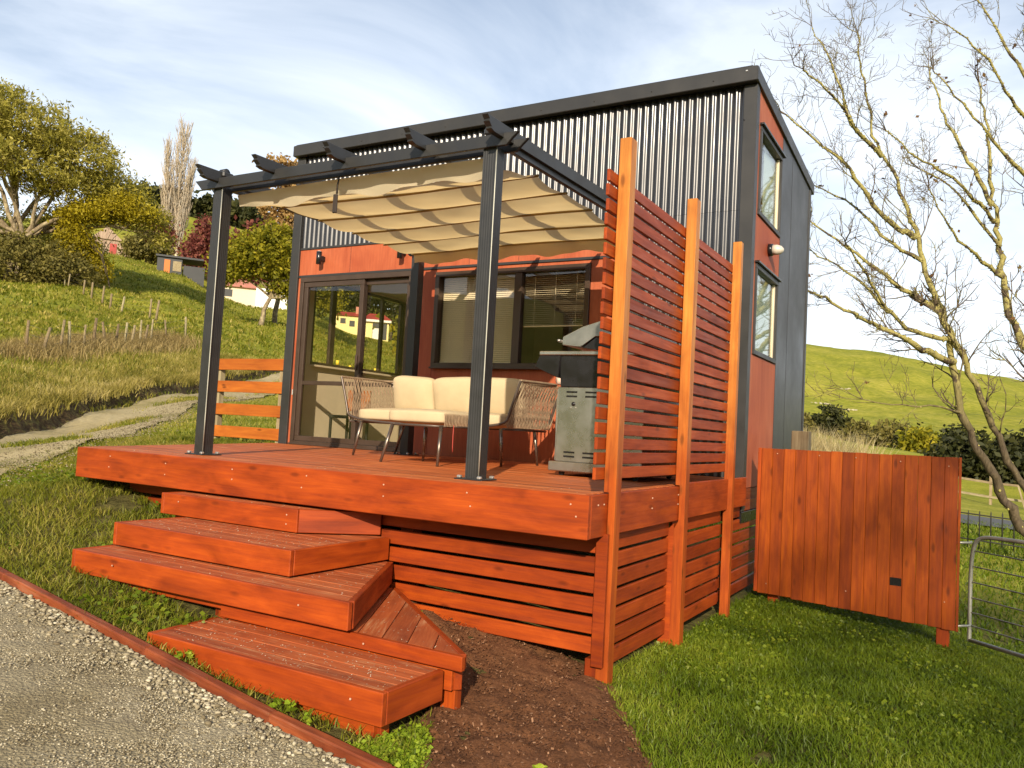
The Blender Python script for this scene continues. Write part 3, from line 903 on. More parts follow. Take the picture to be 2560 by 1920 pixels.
endbox('corner_flashing', 7.557, 7.600, -0.28, 3.68, M_STEEL, -1.92, -1.836)
WU = (7.67, 8.65, 2.50, 3.36); WL = (7.67, 8.65, 1.165, 2.03)
endbox('wall_panel', 7.602, 8.69, 3.365, 3.70)
endbox('wall_panel', 7.602, 8.69, 2.035, 2.495)
endbox('wall_panel', 7.602, 8.69, -0.09, 1.16)
for w in (WU, WL):
    endbox('wall_panel', 7.602, 7.668, w[2] - .003, w[3] + .003); endbox('wall_panel', 8.652, 8.69, w[2] - .003, w[3] + .003)
for i in range(2): endbox('base_board', 7.602, 8.69, -0.30 + i * 0.103, -0.20 + i * 0.103, M_STAIN, -1.92, -1.848)
endbox('base_channel', 7.45, 10.32, -0.40, -0.305, M_BLACK, -1.95, -1.83)
for w, mg in ((WU, M_GLASSSIDE), (WL, M_GLASSSIDE)):
    f = ring('window', 'x', w[0], w[1], w[2], w[3], 0.045, -1.90, -1.825, M_STEEL, house)
    box('sash', -1.875, -1.850, w[1] - .085, w[1] - .046, w[2] + .046, w[3] - .046, M_CREAM, f, 0.002)
    box('pane', -1.868, -1.862, w[0] + .046, w[1] - .086, w[2] + .046, w[3] - .046, mg, f, 0.0)
    box('head_cap', -1.90, -1.80, w[0] - .02, w[1] + .03, w[3] + .002, w[3] + .022, M_BLACK, f, 0.002)
    box('reveal', -2.10, -1.905, w[1] - .03, w[1] - .005, w[2], w[3], M_CREAM, f, 0.0)
    box('pale_panel', -1.902, -1.897, w[0] + (.45 if w is WU else .05), w[1] - .05, w[2] + .05, w[3] - .05, M_PALEPANEL, f, 0.0)  # pale sheet close behind the glass, gives the pane its pale tone
    tube('curtain_rail', [(-2.14, w[0], w[3] - .03), (-2.14, w[1], w[3] - .03)], 0.008, M_BOLT, f, 6)
endbox('cladding_sheet', 8.692, 9.205, -0.30, 3.60, M_CLAD, -1.90, -1.838)
endbox('cladding_sheet', 9.212, 10.24, -0.30, 3.58, M_CLAD, -1.90, -1.836)
endbox('corner_trim', 10.242, 10.32, -0.30, 3.50, M_STEEL, -1.92, -1.826)

# left wall with its row of windows, back wall, floor, ceiling
def leftbox(n, y0, y1, z0, z1, m=M_CREAM): return box(n, -7.68, -7.60, y0, y1, z0, z1, m, house, 0.0)


leftbox('left_wall', 7.612, 10.22, -0.30, 1.045)
leftbox('left_wall', 7.612, 10.22, 2.19, 3.60)
leftbox('left_wall', 7.612, 7.84, 1.046, 2.189)
leftbox('left_wall', 9.80, 10.22, 1.046, 2.189)
f = ring('window', 'x', 7.842, 9.798, 1.047, 2.188, 0.04, -7.675, -7.605, M_ALU, house)
for y, w in ((8.25, 0.085), (9.29, 0.05), (9.72, 0.03)):
    box('mullion', -7.665, -7.615, y - w / 2, y + w / 2, 1.088, 2.147, M_ALU, f, 0.002)
box('sill', -7.60, -7.53, 7.84, 9.80, 1.02, 1.045, M_CREAM, f, 0.002)
box('pane', -7.645, -7.641, 7.883, 9.757, 1.088, 2.147, M_GLASS, f, 0.0)
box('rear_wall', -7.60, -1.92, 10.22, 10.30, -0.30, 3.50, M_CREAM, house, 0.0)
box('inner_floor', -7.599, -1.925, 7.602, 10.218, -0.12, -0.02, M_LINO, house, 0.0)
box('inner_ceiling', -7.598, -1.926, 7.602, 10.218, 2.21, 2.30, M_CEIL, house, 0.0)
box('partition', -5.62, -5.56, 8.5, 10.2, -0.02, 2.20, M_CREAM, house, 0.0)

# glazed sliding door
ring('door_frame', 'y', -7.503, -5.717, -0.01, 2.118, 0.06, 7.47, 7.60, M_ALU, house)
for (x0, x1, y0, side) in ((-7.44, -6.46, 7.485, 1), (-6.53, -5.78, 7.535, 0)):
    lf = ring('door_leaf', 'y', x0, x1, 0.052, 2.055, 0.062, y0, y0 + 0.042, M_ALU, house)
    box('pane', x0 + 0.063, x1 - 0.063, y0 + 0.018, y0 + 0.023, 0.115, 1.992, M_GLASS, lf, 0.0)
    box('mid_rail', x0 + 0.063, x1 - 0.063, y0 + 0.002, y0 + 0.040, 0.755, 0.805, M_ALU, lf, 0.003)
    if side: box('handle', -6.515, -6.485, 7.462, 7.484, 0.95, 1.13, M_ALU, lf, 0.005)
box('door_track', -7.50, -5.72, 7.44, 7.468, 0.002, 0.022, M_ALU, house)
box('door_hinge', -7.515, -7.498, 7.462, 7.470, 0.62, 0.69, M_BOLT, house)

# kitchen window with venetian blinds
f = ring('window', 'y', -5.402, -3.463, 0.988, 2.083, 0.055, 7.475, 7.60, M_ALU, house)
box('mullion', -4.36, -4.27, 7.49, 7.57, 1.044, 2.027, M_ALU, f, 0.003)
for x0, x1 in ((-5.346, -4.362), (-4.268, -3.519)):
    box('pane', x0, x1, 7.53, 7.535, 1.044, 2.027, M_GLASS, f, 0.0)
box('sill', -5.40, -3.465, 7.44, 7.474, 0.975, 0.995, M_ALU, f, 0.003)


def blind(x0, x1, zb, tilt, name='blind'):
    bs = []
    V = []; F = []
    z = 2.03; n = 0
    c, s = math.cos(tilt), math.sin(tilt)
    while z > zb:
        w = 0.0125
        for dx, dw in ((x0, -w), (x1, -w), (x1, w), (x0, w)):
            V.append((dx, 7.575 + dw * c, z + dw * s))
        F.append((n, n + 1, n + 2, n + 3)); n += 4
        z -= 0.0215
    for xx in (x0 + 0.12, (x0 + x1) / 2, x1 - 0.12):     # ladder cords
        V += [(xx, 7.560, zb), (xx + 0.004, 7.560, zb), (xx + 0.004, 7.560, 2.03), (xx, 7.560, 2.03)]
        F.append((n, n + 1, n + 2, n + 3)); n += 4
    o = mobj(name, raw(name, V, F, M_BLIND), house, origin=((x0 + x1) / 2, 7.62, 1.5))
    box('bottom_rail', x0, x1, 7.565, 7.587, zb - 0.018, zb - 0.002, M_BLIND, o, 0.002)


blind(-5.34, -4.37, 1.07, 0.95)
blind(-4.26, -3.525, 1.46, 0.35)

# wall lamps on the red band
for i, (x, lab) in enumerate(((-7.15, 'small black up-down wall lamp above the left edge of the glazed door'), (-5.88, 'small black up-down wall lamp half hidden by the canopy edge'))):
    t = thing('wall_lamp', (x, 7.5, 2.34), lab, 'wall lamp', 'black wall lamps on the red band')
    tube('lamp_body', [(x, 7.405, 2.26), (x, 7.405, 2.262), (x, 7.405, 2.418), (x, 7.405, 2.42)], [0.030, 0.034, 0.034, 0.030], M_BLACK, t, 14)
    box('bracket', x - 0.02, x + 0.02, 7.44, 7.499, 2.31, 2.37, M_BLACK, t)
    tube('bulb', [(x, 7.405, 2.415), (x, 7.405, 2.425)], 0.022, M_WHITE, t, 10)
t = thing('bulkhead_lamp', (-1.84, 8.20, 2.27), 'round glass bulkhead lamp between the two end wall windows', 'wall lamp')
tube('base', [(-1.841, 8.2, 2.27), (-1.80, 8.2, 2.27)], [0.065, 0.06], M_BLACK, t, 16)
tube('glass_dome', [(-1.80, 8.2, 2.27), (-1.76, 8.2, 2.268), (-1.72, 8.2, 2.265), (-1.695, 8.2, 2.263)], [0.052, 0.052, 0.04, 0.015], M_LAMPGLASS, t, 16)

# chair seen through the door
ch = thing('dining_chair', (-7.05, 8.05, -0.02), 'brown chair with dark legs seen through the glazed door', 'chair')
box('seat', -7.25, -6.87, 7.88, 8.24, 0.36, 0.40, M_IRON, ch)
box('backrest', -7.25, -6.87, 8.22, 8.245, 0.46, 0.74, M_POST, ch)
for lx in (-7.23, -6.89):
    for ly in (7.9, 8.22): board('leg', (lx, ly, -0.019), (lx, ly, 0.36 if ly < 8 else 0.5), 0.03, 0.03, (1, 0, 0), M_IRON, ch)

# ------------------------------------------------------------------ deck
deck = thing('deck', (-4.0, 5.7, -0.3), 'red-orange stained timber deck with deep fascia and slatted skirt in front of the cabin', 'deck')
DECK = [(-6.36, 4.03), (-1.83, 4.03), (-1.83, 7.46), (-7.80, 7.46)]
planked('deck_board', DECK, 0.0, (1, 0), 0.096, 0.005, 0.028, M_DECK, deck)
# fascia
board('fascia', (-6.37, 4.012, -0.122), (-1.791, 4.012, -0.122), 0.240, 0.038, (0, 0, 1), M_FASCIA, deck, 0.004)
board('fascia', (-1.81, 4.033, -0.122), (-1.81, 5.545, -0.122), 0.236, 0.038, (0, 0, 1), M_FASCIA, deck, 0.004)
board('fascia', (-1.81, 5.60, -0.112), (-1.81, 7.44, -0.112), 0.256, 0.034, (0, 0, 1), M_FASCIA, deck, 0.004)
board('fascia', (-6.375, 4.04, -0.122), (-7.81, 7.44, -0.122), 0.236, 0.036, (0, 0, 1), M_FASCIA, deck, 0.004)
SCREW = bevel_mesh('screw', boxverts(-.0045, .0045, -.003, .003, -.0045, .0045), BOXF, M_SCREW, 0.0015)


def screw(x, y, z, par, rz=0.0):
    return put(bpy.data.objects.new('screw', SCREW), Matrix.Translation(Vector((x, y, z))) @ Matrix.Rotation(rz, 4, 'Z'), par)


for x in (-5.95, -5.25, -4.55, -3.85, -3.2, -2.55, -1.88):
    for z in (-0.055, -0.125) if x > -5 else (-0.06, -0.14): screw(x + random.uniform(-.02, .02), 3.992, z + random.uniform(-.008, .008), deck)
for y in (4.12, 4.2, 4.98, 5.5):
    screw(-1.789, y, -0.06, deck, math.pi / 2); screw(-1.789, y, -0.125, deck, math.pi / 2) if y > 4.5 else None
# skirt slats, front
SK = [(-0.345, 0.095), (-0.4585, 0.092), (-0.571, 0.092), (-0.684, 0.092), (-0.797, 0.092), (-0.908, 0.092)]
for i, (zb, w) in enumerate(SK):
    board('skirt_slat', (-6.05, 4.278, zb + w / 2), (-1.845, 4.278, zb + w / 2), w, 0.022, (0, 0, 1), M_STAIN, deck)
for i, (zb, w) in enumerate(SK):
    for y0, y1 in ((4.36, 5.49), (5.56, 6.80), (6.88, 7.62)):
        if y0 > 6.8: y1 = 7.44 if i == 0 else 8.42
        board('skirt_slat', (-1.855, y0, zb + w / 2), (-1.855, y1, zb + w / 2), w, 0.022, (0, 0, 1), M_STAIN, deck)
for y0, y1 in ((4.36, 5.49), (5.56, 6.80), (6.88, 8.42)):
    board('skirt_slat', (-1.855, y0, -0.975), (-1.855, y1, -0.975), 0.092, 0.022, (0, 0, 1), M_STAIN, deck)
# corner board with its sloped head, doubled inner posts and pile
prism('corner_board', [(-1.835, -0.96), (-1.765, -0.96), (-1.765, -0.225), (-1.79, -0.225), (-1.835, -0.265)], 'y', 4.215, 4.245, M_STAIN, deck, 0.003)
prism('inner_post', [(-1.90, -1.25), (-1.815, -1.25), (-1.815, -0.26), (-1.90, -0.35)], 'y', 5.50, 5.585, M_STAIN, deck, 0.003)
box('pile', -1.885, -1.762, 4.252, 4.36, -1.35, -0.93, M_STAIN, deck)
for x in (-5.6, -4.4, -3.3):
    box('pile', x, x + 0.1, 4.35, 4.45, -1.2, -0.03, M_STAIN, deck)

# ------------------------------------------------------------------ steps
steps = thing('deck_steps', (-3.6, 3.5, -0.9), 'five fanned red-orange timber steps leading from the gravel up to the deck', 'steps')


def step(poly, ztop, edges, hgt, direction, pitch=0.098, mat=M_TREAD):
    """poly counter-clockwise; edges = indices (i -> i+1) that carry a fascia board"""
    t = 0.032
    planked('tread_board', poly, ztop, direction, pitch, 0.004, 0.024, mat, steps)
    k = len(poly)
    for e in edges:
        a, b = Vector(poly[e]), Vector(poly[(e + 1) % k])
        d = (b - a).normalized(); nrm = Vector((d.y, -d.x))
        a3 = a + nrm * (t / 2 + 0.001); b3 = b + nrm * (t / 2 + 0.001)
        if (e + 1) % k in edges: b3 = b3 + d * t
        zc = ztop - hgt / 2 + 0.002
        board('riser', (a3.x, a3.y, zc), (b3.x, b3.y, zc), hgt, t, (0, 0, 1), M_FASCIA, steps, 0.004)


T1 = [(-5.06, 3.885), (-3.80, 3.90), (-3.40, 4.26), (-5.06, 4.26)]
T2 = [(-4.85, 3.385), (-3.345, 3.40), (-3.335, 4.24), (-4.85, 4.24)]
T3 = [(-4.89, 3.14), (-2.705, 3.17), (-3.30, 4.235), (-4.89, 4.2)]
T4 = [(-3.63, 3.215), (-2.06, 3.225), (-3.24, 4.22), (-3.63, 4.22)]
T5 = [(-3.62, 2.775), (-2.165, 2.79), (-2.16, 3.20), (-3.64, 3.19)]
step(T1, -0.262, (0, 1, 3), 0.148, (1, 0.012))
step(T2, -0.417, (0, 1, 3), 0.145, (1, 0.01))
step(T3, -0.572, (0, 1, 3), 0.140, (1, 0.014))
step(T4, -0.730, (0, 1), 0.070, (-0.595, 1.065), 0.135)
step(T5, -0.807, (0, 1, 3), 0.142, (1, 0.01), 0.103)
# bearers and stub legs below
board('bearer', (-3.6, 3.235, -0.855), (-2.10, 3.245, -0.855), 0.10, 0.04, (0, 0, 1), M_STAIN, steps)
board('bearer', (-2.085, 3.26, -0.855), (-3.2, 4.2, -0.855), 0.10, 0.04, (0, 0, 1), M_STAIN, steps)
board('bearer', (-3.55, 2.80, -0.985), (-2.20, 2.815, -0.985), 0.08, 0.04, (0, 0, 1), M_STAIN, steps)
board('bearer', (-4.85, 3.20, -0.735), (-2.75, 3.23, -0.735), 0.05, 0.04, (0, 0, 1), M_STAIN, steps)
board('bearer', (-4.80, 3.44, -0.60), (-3.40, 3.45, -0.60), 0.05, 0.04, (0, 0, 1), M_STAIN, steps)
board('bearer', (-5.0, 3.93, -0.44), (-3.8, 3.94, -0.44), 0.05, 0.04, (0, 0, 1), M_STAIN, steps)
for x, y, z in ((-2.22, 2.84, -0.95), (-3.5, 2.84, -0.95), (-2.14, 3.28, -0.80), (-3.72, 3.28, -0.71), (-4.7, 3.28, -0.71), (-3.45, 3.5, -0.56), (-4.7, 3.5, -0.56)):
    box('stub_leg', x - .04, x + .04, y - .02, y + .04, -1.12 if x > -3 else -1.0, z - 0.01, M_STAIN, steps)
for (x, y, z) in ((-3.86, 3.866, -.30), (-3.86, 3.866, -.36), (-4.9, 3.85, -.31), (-4.5, 3.10, -.62), (-3.0, 3.13, -.63), (-2.3, 2.75, -.86), (-3.3, 2.735, -.86), (-2.6, 3.18, -.765)):
    screw(x, y, z, steps)

# ------------------------------------------------------------------ privacy screen
scr = thing('privacy_screen', (-1.80, 5.5, 0.0), 'tall slatted timber privacy screen on three orange posts at the right edge of the deck', 'screen')


def notched_post(y0, y1, top, bottom, notch, xo=-1.745, xi=-1.818, xi_low=None):
    """post let in around the deck fascia"""
    xl = xi_low if xi_low else xi
    if notch:
        poly = [(xi, top), (xi, 0.004), (-1.788, 0.004), (-1.788, -0.245), (xl, -0.30), (xl, bottom), (xo, bottom), (xo, top)]
    else:
        poly = [(xi, top), (xi, 0.03), (xi, bottom), (xo, bottom), (xo, top)]
    c = Vector(((xi + xo) / 2, (y0 + y1) / 2, (top + bottom) / 2))
    n = len(poly)
    # local X up the post so the grain runs with it
    vs = [(p[1] - c.z, y0 - c.y, -(p[0] - c.x)) for p in poly] + [(p[1] - c.z, y1 - c.y, -(p[0] - c.x)) for p in poly]
    fs = [tuple(range(n)), tuple(range(2 * n - 1, n - 1, -1))] + [(i, (i + 1) % n, n + (i + 1) % n, n + i) for i in range(n)]
    me = bevel_mesh('post', vs, fs, M_POST, 0.003)
    m4 = Matrix(((0, 0, -1), (0, 1, 0), (1, 0, 0))).to_4x4(); m4.translation = c
    return put(bpy.data.objects.new('post', me), m4, scr)


notched_post(4.25, 4.335, 2.045, -1.30, True)
notched_post(5.51, 5.60, 2.04, -1.30, True)
notched_post(6.81, 6.875, 2.03, -1.30, False, -1.755, -1.828)
for i in range(21):
    zb = 0.075 + i * 0.0845
    yj = random.uniform(-0.006, 0.006)
    board('slat', (-1.832, 4.135 + yj, zb + 0.034), (-1.832, 6.89, zb + 0.034), 0.068, 0.020, (0, 0, 1), M_STAIN, scr, 0.003)

# ------------------------------------------------------------------ pergola
per = thing('pergola', (-4.0, 5.6, 0.0), 'charcoal aluminium pergola frame with notched rafter ends standing on the deck', 'pergola')
PX = (-5.335, -2.787); PY = (4.30, 6.93); PW = 0.098
BOLT = bevel_mesh('bolt', boxverts(-.014, .014, -.014, .014, 0, .018), BOXF, M_BOLT, 0.005)


def perg_post(x, y, z1):
    """square post with fluted faces"""
    prof = []
    nfl = 5
    def side(ax, ay, bx, by, nx, ny):
        for i in range(nfl * 2 + 1):
            t = i / (nfl * 2 + 1)
            dep = 0.0016 if i % 2 else 0.0
            prof.append((ax + (bx - ax) * t + nx * dep, ay + (by - ay) * t + ny * dep))
    h = PW / 2
    side(-h, -h, h, -h, 0, 1); side(h, -h, h, h, -1, 0); side(h, h, -h, h, 0, -1); side(-h, h, -h, -h, 1, 0)
    n = len(prof)
    vs = [(p[0], p[1], 0) for p in prof] + [(p[0], p[1], z1) for p in prof]
    fs = [(i, (i + 1) % n, n + (i + 1) % n, n + i) for i in range(n)] + [tuple(range(2 * n - 1, n - 1, -1))]
    me = raw('post', vs, fs, M_PERG)
    return put(bpy.data.objects.new('post', me), Matrix.Translation(Vector((x + h, y + h, 0.008))), per)


RISE = lambda y: 0.022 * (y - 4.3)
for x in PX:
    for y in PY:
        perg_post(x, y, 2.125 + RISE(y))
        bp = box('base_plate', x - 0.05, x + PW + 0.05, y - 0.05, y + PW + 0.05, 0.001, 0.010, M_PERG, per)
        for bx, by in ((x - 0.025, y - 0.025), (x + PW + 0.025, y - 0.025), (x + PW + .025, y + PW + .025), (x - .025, y + PW + .025)):
            put(bpy.data.objects.new('bolt', BOLT), Matrix.Translation(Vector((bx, by, 0.0095))), bp)
        # white cord channel down the right front edge
        # cap with rounded top
        box('post_cap', x - 0.006, x + PW + 0.006, y - 0.006, y + PW + 0.006, 2.215 + RISE(y), 2.262 + RISE(y), M_PERG, per, 0.01)
        tube('cap_disc', [(x + 0.02, y + PW / 2, 2.262 + RISE(y)), (x + PW - 0.02, y + PW / 2, 2.262 + RISE(y))], 0.034, M_PERG, per, 14)
for x in PX:
    pts = [(x + PW + 0.004, 4.298, z) for z in np.linspace(0.02, 2.12, 9)]
    tube('edge_strip', pts, 0.0045, M_GALV, per, 6)
# front and rear beams with scrolled ends
def beam_x(y0, y1, z0, z1):
    xa, xb = PX[0] - 0.20, PX[1] + PW + 0.17
    hgt = z1 - z0
    poly = [(xa, z1), (xa + 0.03, z1 - hgt * 0.35), (xa + 0.045, z1 - hgt * .5), (xa + 0.085, z0), (xb - 0.085, z0), (xb - 0.045, z1 - hgt * .5), (xb - 0.03, z1 - hgt * 0.35), (xb, z1)]
    return prism('beam', poly, 'y', y0, y1, M_PERG, per, 0.003)


beam_x(4.272, 4.298, 2.120, 2.200); beam_x(4.401, 4.427, 2.120, 2.200)
beam_x(6.902, 6.928, 2.120 + RISE(6.9), 2.200 + RISE(6.9)); beam_x(7.031, 7.057, 2.120 + RISE(6.9), 2.200 + RISE(6.9))
# side beams between the posts
for x in (PX[0] + 0.03, PX[1] + PW + 0.002):
    board('side_beam', (x + 0.02, 4.43, 2.165 + RISE(4.43)), (x + 0.02, 6.90, 2.165 + RISE(6.9)), 0.075, 0.036, (0, 0, 1), M_PERG, per)
# rafters
for x in (-5.275, -4.655, -3.955, -3.25, -2.645):
    za = 2.210
    ya, yb = 4.07, 7.22
    def rz(y): return za + RISE(y)
    pr = [(ya, rz(ya) + 0.045), (ya + 0.028, rz(ya) + 0.02), (ya + 0.02, rz(ya) + 0.008), (ya + 0.055, rz(ya) - 0.018), (ya + 0.048, rz(ya) - 0.03), (ya + 0.09, rz(ya) - 0.040),
          (yb - 0.09, rz(yb) - 0.040), (yb - 0.048, rz(yb) - 0.03), (yb - 0.055, rz(yb) - 0.018), (yb - 0.02, rz(yb) + 0.008), (yb - 0.028, rz(yb) + 0.02), (yb, rz(yb) + 0.045)]
    prism('rafter', pr, 'x', x - 0.022, x + 0.022, M_PERG, per, 0.002)

# ------------------------------------------------------------------ canopy
can = thing('pergola_canopy', (-4.0, 5.6, 2.1), 'cream canvas canopy sagging in folds below the pergola rafters', 'canopy')
RODS = [4.47, 4.93, 5.39, 5.86, 6.33, 6.80]
CX0, CX1 = -5.22, -2.74


FRONT = lambda x: 1.992 + 0.020 * np.sin(x * 7.2 + 0.6) + 0.010 * np.sin(x * 15.3) + 0.035 * np.clip((x + 3.1) / 0.36, 0, 1)


def canopy():
    nx, per_bay = 150, 14
    xs = np.linspace(CX0, CX1, nx)
    rows = []
    for b in range(len(RODS) - 1):
        for k in range(per_bay):
            rows.append((b, k / per_bay))
    rows.append((len(RODS) - 2, 1.0))
    V = []
    for b, u in rows:
        y = RODS[b] + (RODS[b + 1] - RODS[b]) * u
        u2 = u
        s = 4 * u2 * (1 - u2)
        sag = 0.030 + 0.008 * np.sin(xs * 1.7 + b * 1.3) + 0.006 * np.sin(xs * 4.1 + b * 2.1)
        z = 2.128 + 0.010 * np.sin(xs * 2.3 + b) - s * sag + RISE(y) * 0.4
        z = z + 0.0025 * s * np.sin(xs * 9 + b * 3 + u * 4) + 0.0018 * (vnoise(xs * 6, xs * 0 + y * 9, 1.0, 90) - .5) * 4
        if b == 0:   # loose wavy front edge
            z = z * (1 - (1 - u) ** 2) + (1 - u) ** 2 * FRONT(xs)
        V.append(np.stack([xs + 0.0 * xs, np.broadcast_to(y, xs.shape), z], -1))
    V = np.stack(V)
    n, m = V.shape[:2]
    i = np.arange(n - 1)[:, None]; j = np.arange(m - 1)[None]
    F = np.stack(np.broadcast_arrays(i * m + j, i * m + j + 1, (i + 1) * m + j + 1, (i + 1) * m + j), -1).reshape(-1, 4)
    mobj('fabric', npmesh('fabric', V.reshape(-1, 3), F, M_CANVAS, True), can)


canopy()


def valance(y, top, bottom, name):
    xs = np.linspace(CX0, CX1, 160)
    V = []
    for k, t in enumerate(np.linspace(0, 1, 7)):
        zz = top(xs) * (1 - t) + bottom(xs) * t
        yy = y + 0.010 * np.sin(np.pi * t) * np.sin(xs * 14) + 0.02 * t * np.sin(xs * 5.0) * (1 - t) + 0.03 * t
        V.append(np.stack([xs, yy, zz], -1))
    V = np.stack(V); n, m = V.shape[:2]
    i = np.arange(n - 1)[:, None]; j = np.arange(m - 1)[None]
    F = np.stack(np.broadcast_arrays(i * m + j, i * m + j + 1, (i + 1) * m + j + 1, (i + 1) * m + j), -1).reshape(-1, 4)
    mobj(name, npmesh(name, V.reshape(-1, 3), F, M_CANVAS, True), can)


valance(4.438, lambda x: 2.118 - 0.02 * np.clip((-4.3 - x), 0, 1), FRONT, 'front_valance')
valance(6.80, lambda x: 2.150 + 0 * x, lambda x: 2.035 + 0.016 * np.sin(x * 9.5 + 1.0) + 0.006 * np.sin(x * 23), 'rear_valance')
for b, y in enumerate(RODS):
    if b == 0: continue
    tube('hem_rod', [(x, y, 2.120 + 0.010 * math.sin(x * 2.3 + min(b, 4)) + RISE(y) * 0.4) for x in np.linspace(CX0 - 0.02, CX1 + 0.02, 14)], 0.010, M_HEM, can, 6)
tube('pull_strap', [(-4.10, 4.40, 2.12), (-4.11, 4.395, 2.05), (-4.105, 4.39, 1.99)], [0.006, 0.006, 0.008], M_STRAP, can, 6)
box('strap_handle', -4.135, -4.095, 4.38, 4.398, 1.845, 1.985, M_STRAP, can, 0.006)
for x in (-4.9, -4.1, -3.4):
    tube('strap_loop', [(x, 4.43, 2.13), (x + 0.04, 4.425, 2.138), (x + 0.08, 4.43, 2.13)], 0.006, M_STRAP, can, 5)

# ------------------------------------------------------------------ sofa and footstool
def cushion(name, size, m4, mat, parent, puff=0.02, bev=0.03, cuts=5):
    sx, sy, sz = size
    bm = bmesh.new()
    bmesh.ops.create_cube(bm, size=1.0)
    bmesh.ops.bevel(bm, geom=list(bm.edges), offset=0.0, segments=1, affect='EDGES')
    bmesh.ops.subdivide_edges(bm, edges=list(bm.edges), cuts=cuts, use_grid_fill=True)
    ph = random.uniform(0, 6)
    for v in bm.verts:
        u = v.co * 2
        p = Vector((u.x * sx / 2, u.y * sy / 2, u.z * sz / 2))
        # round all edges
        q = Vector((max(abs(p.x) - (sx / 2 - bev), 0) * math.copysign(1, p.x), max(abs(p.y) - (sy / 2 - bev), 0) * math.copysign(1, p.y), max(abs(p.z) - (sz / 2 - bev), 0) * math.copysign(1, p.z)))
        core = p - q
        if q.length > bev: q = q.normalized() * bev
        p = core + q
        # puff the two big faces, dent near corners
        w = (1 - u.x ** 2) * (1 - u.y ** 2)
        p.z += math.copysign(puff * w, u.z) + 0.004 * math.sin(9 * p.x + ph) * w
        p.x *= 1 - 0.02 * (1 - u.y ** 2) * (abs(u.x) > 0.9)
        v.co = p
    me = bpy.data.meshes.new(name); bm.to_mesh(me); bm.free()
    me.polygons.foreach_set('use_smooth', [True] * len(me.polygons))
    me.materials.append(mat)
    o = put(bpy.data.objects.new(name, me), m4, parent)
    md = o.modifiers.new('soft', 'SUBSURF'); md.levels = 1; md.render_levels = 1
    return o


sofa = thing('garden_sofa', (-4.4, 6.45, 0.0), 'outdoor rope-weave sofa with cream cushions against the kitchen window wall', 'sofa')


def arc3(pts, n=6):
    """round the corners of a polyline a little (Chaikin)"""
    P = [np.array(p, float) for p in pts]
    for _ in range(3):
        Q = [P[0]]
        for a, b in zip(P[:-1], P[1:]): Q += [0.78 * a + 0.22 * b, 0.22 * a + 0.78 * b]
        Q.append(P[-1]); P = Q
    return P


SXL, SXR, SF, SB = -5.44, -3.41, 6.06, 6.86
tube('front_frame', arc3([(SXL, SF, .76), (-5.36, SF, .52), (-5.31, SF, .33), (-3.55, SF, .33), (-3.49, SF, .52), (SXR, SF, .755)]), 0.012, M_TUBE, sofa, 8)
tube('rear_frame', arc3([(SXL, SB, .77), (-5.36, SB, .52), (-5.31, SB, .33), (-3.55, SB, .33), (-3.49, SB, .52), (SXR, SB, .77)]), 0.012, M_TUBE, sofa, 8)
tube('top_rail', arc3([(SXL, SF, .76), (SXL - .01, 6.5, .765), (SXL, SB, .77), (-4.4, SB + .02, .785), (SXR, SB, .77), (SXR + .01, 6.5, .765), (SXR, SF, .755)]), 0.012, M_ROPE, sofa, 8)
for x in (-5.30, -3.56):
    tube('seat_rail', [(x, SF, .33), (x, SB, .33)], 0.011, M_TUBE, sofa, 8)
for x0, x1 in ((SXL, -5.325), (SXR, -3.535)):
    a = Acc()
    n = 30
    for i in range(n):
        y = SF + 0.02 + (SB - SF - 0.04) * i / (n - 1)
        yl = y + (0.022 if i % 2 else -0.022)
        bow = 0.015 if x0 < -4.5 else -0.015
        a.tube([(x0, y, .757), (x0 * .66 + x1 * .34 + bow, (y + yl) / 2, .62), (x0 * .3 + x1 * .7 + bow, yl, .48), (x1, y, .345)], 0.0036, 4)
        a.tube([(x0 + .004, y, .757), (x0 * .66 + x1 * .34 + bow, y, .62), (x0 * .3 + x1 * .7 + bow, 2 * y - yl, .48), (x1 + .004, y, .345)], 0.0036, 4)
    mobj('rope_arm', a.mesh('rope_arm', M_ROPE), sofa)
a = Acc()
for i in range(90):
    x = SXL + 0.03 + (SXR - SXL - 0.06) * i / 89
    xl = max(min(x, -3.52), -5.33)
    a.tube([(x, SB, .775), ((x + xl) / 2 + (.01 if i % 2 else -.01), SB + .012, .55), (xl, SB, .345)], 0.0045, 4)
mobj('rope_back', a.mesh('rope_back', M_ROPE), sofa)
for (tx, ty, fx, fy) in ((-5.18, 6.10, -5.25, 6.08), (-3.62, 6.12, -3.62, 6.16), (-3.64, 6.78, -3.62, 6.84), (-5.20, 6.8, -5.38, 6.9)):
    tube('leg', [(fx, fy, 0.002), (tx, ty, 0.335)], [0.012, 0.017], M_LEG, sofa, 10)
cushion('seat_cushion', (0.82, 0.70, 0.125), Matrix.Translation((-4.845, 6.42, 0.405)), M_CUSH, sofa, 0.012, 0.04)
cushion('seat_cushion', (0.82, 0.70, 0.125), Matrix.Translation((-4.02, 6.42, 0.405)), M_CUSH, sofa, 0.012, 0.04)
for i, xc in enumerate((-4.90, -4.40, -3.90)):
    m4 = Matrix.Translation((xc, 6.56, 0.625)) @ Matrix.Rotation(math.radians(-76 + i), 4, 'X') @ Matrix.Rotation(math.radians((3, -2, 1)[i]), 4, 'Z')
    cushion('back_cushion', (0.51, 0.38, 0.13), m4, M_CUSH, sofa, 0.028, 0.05)

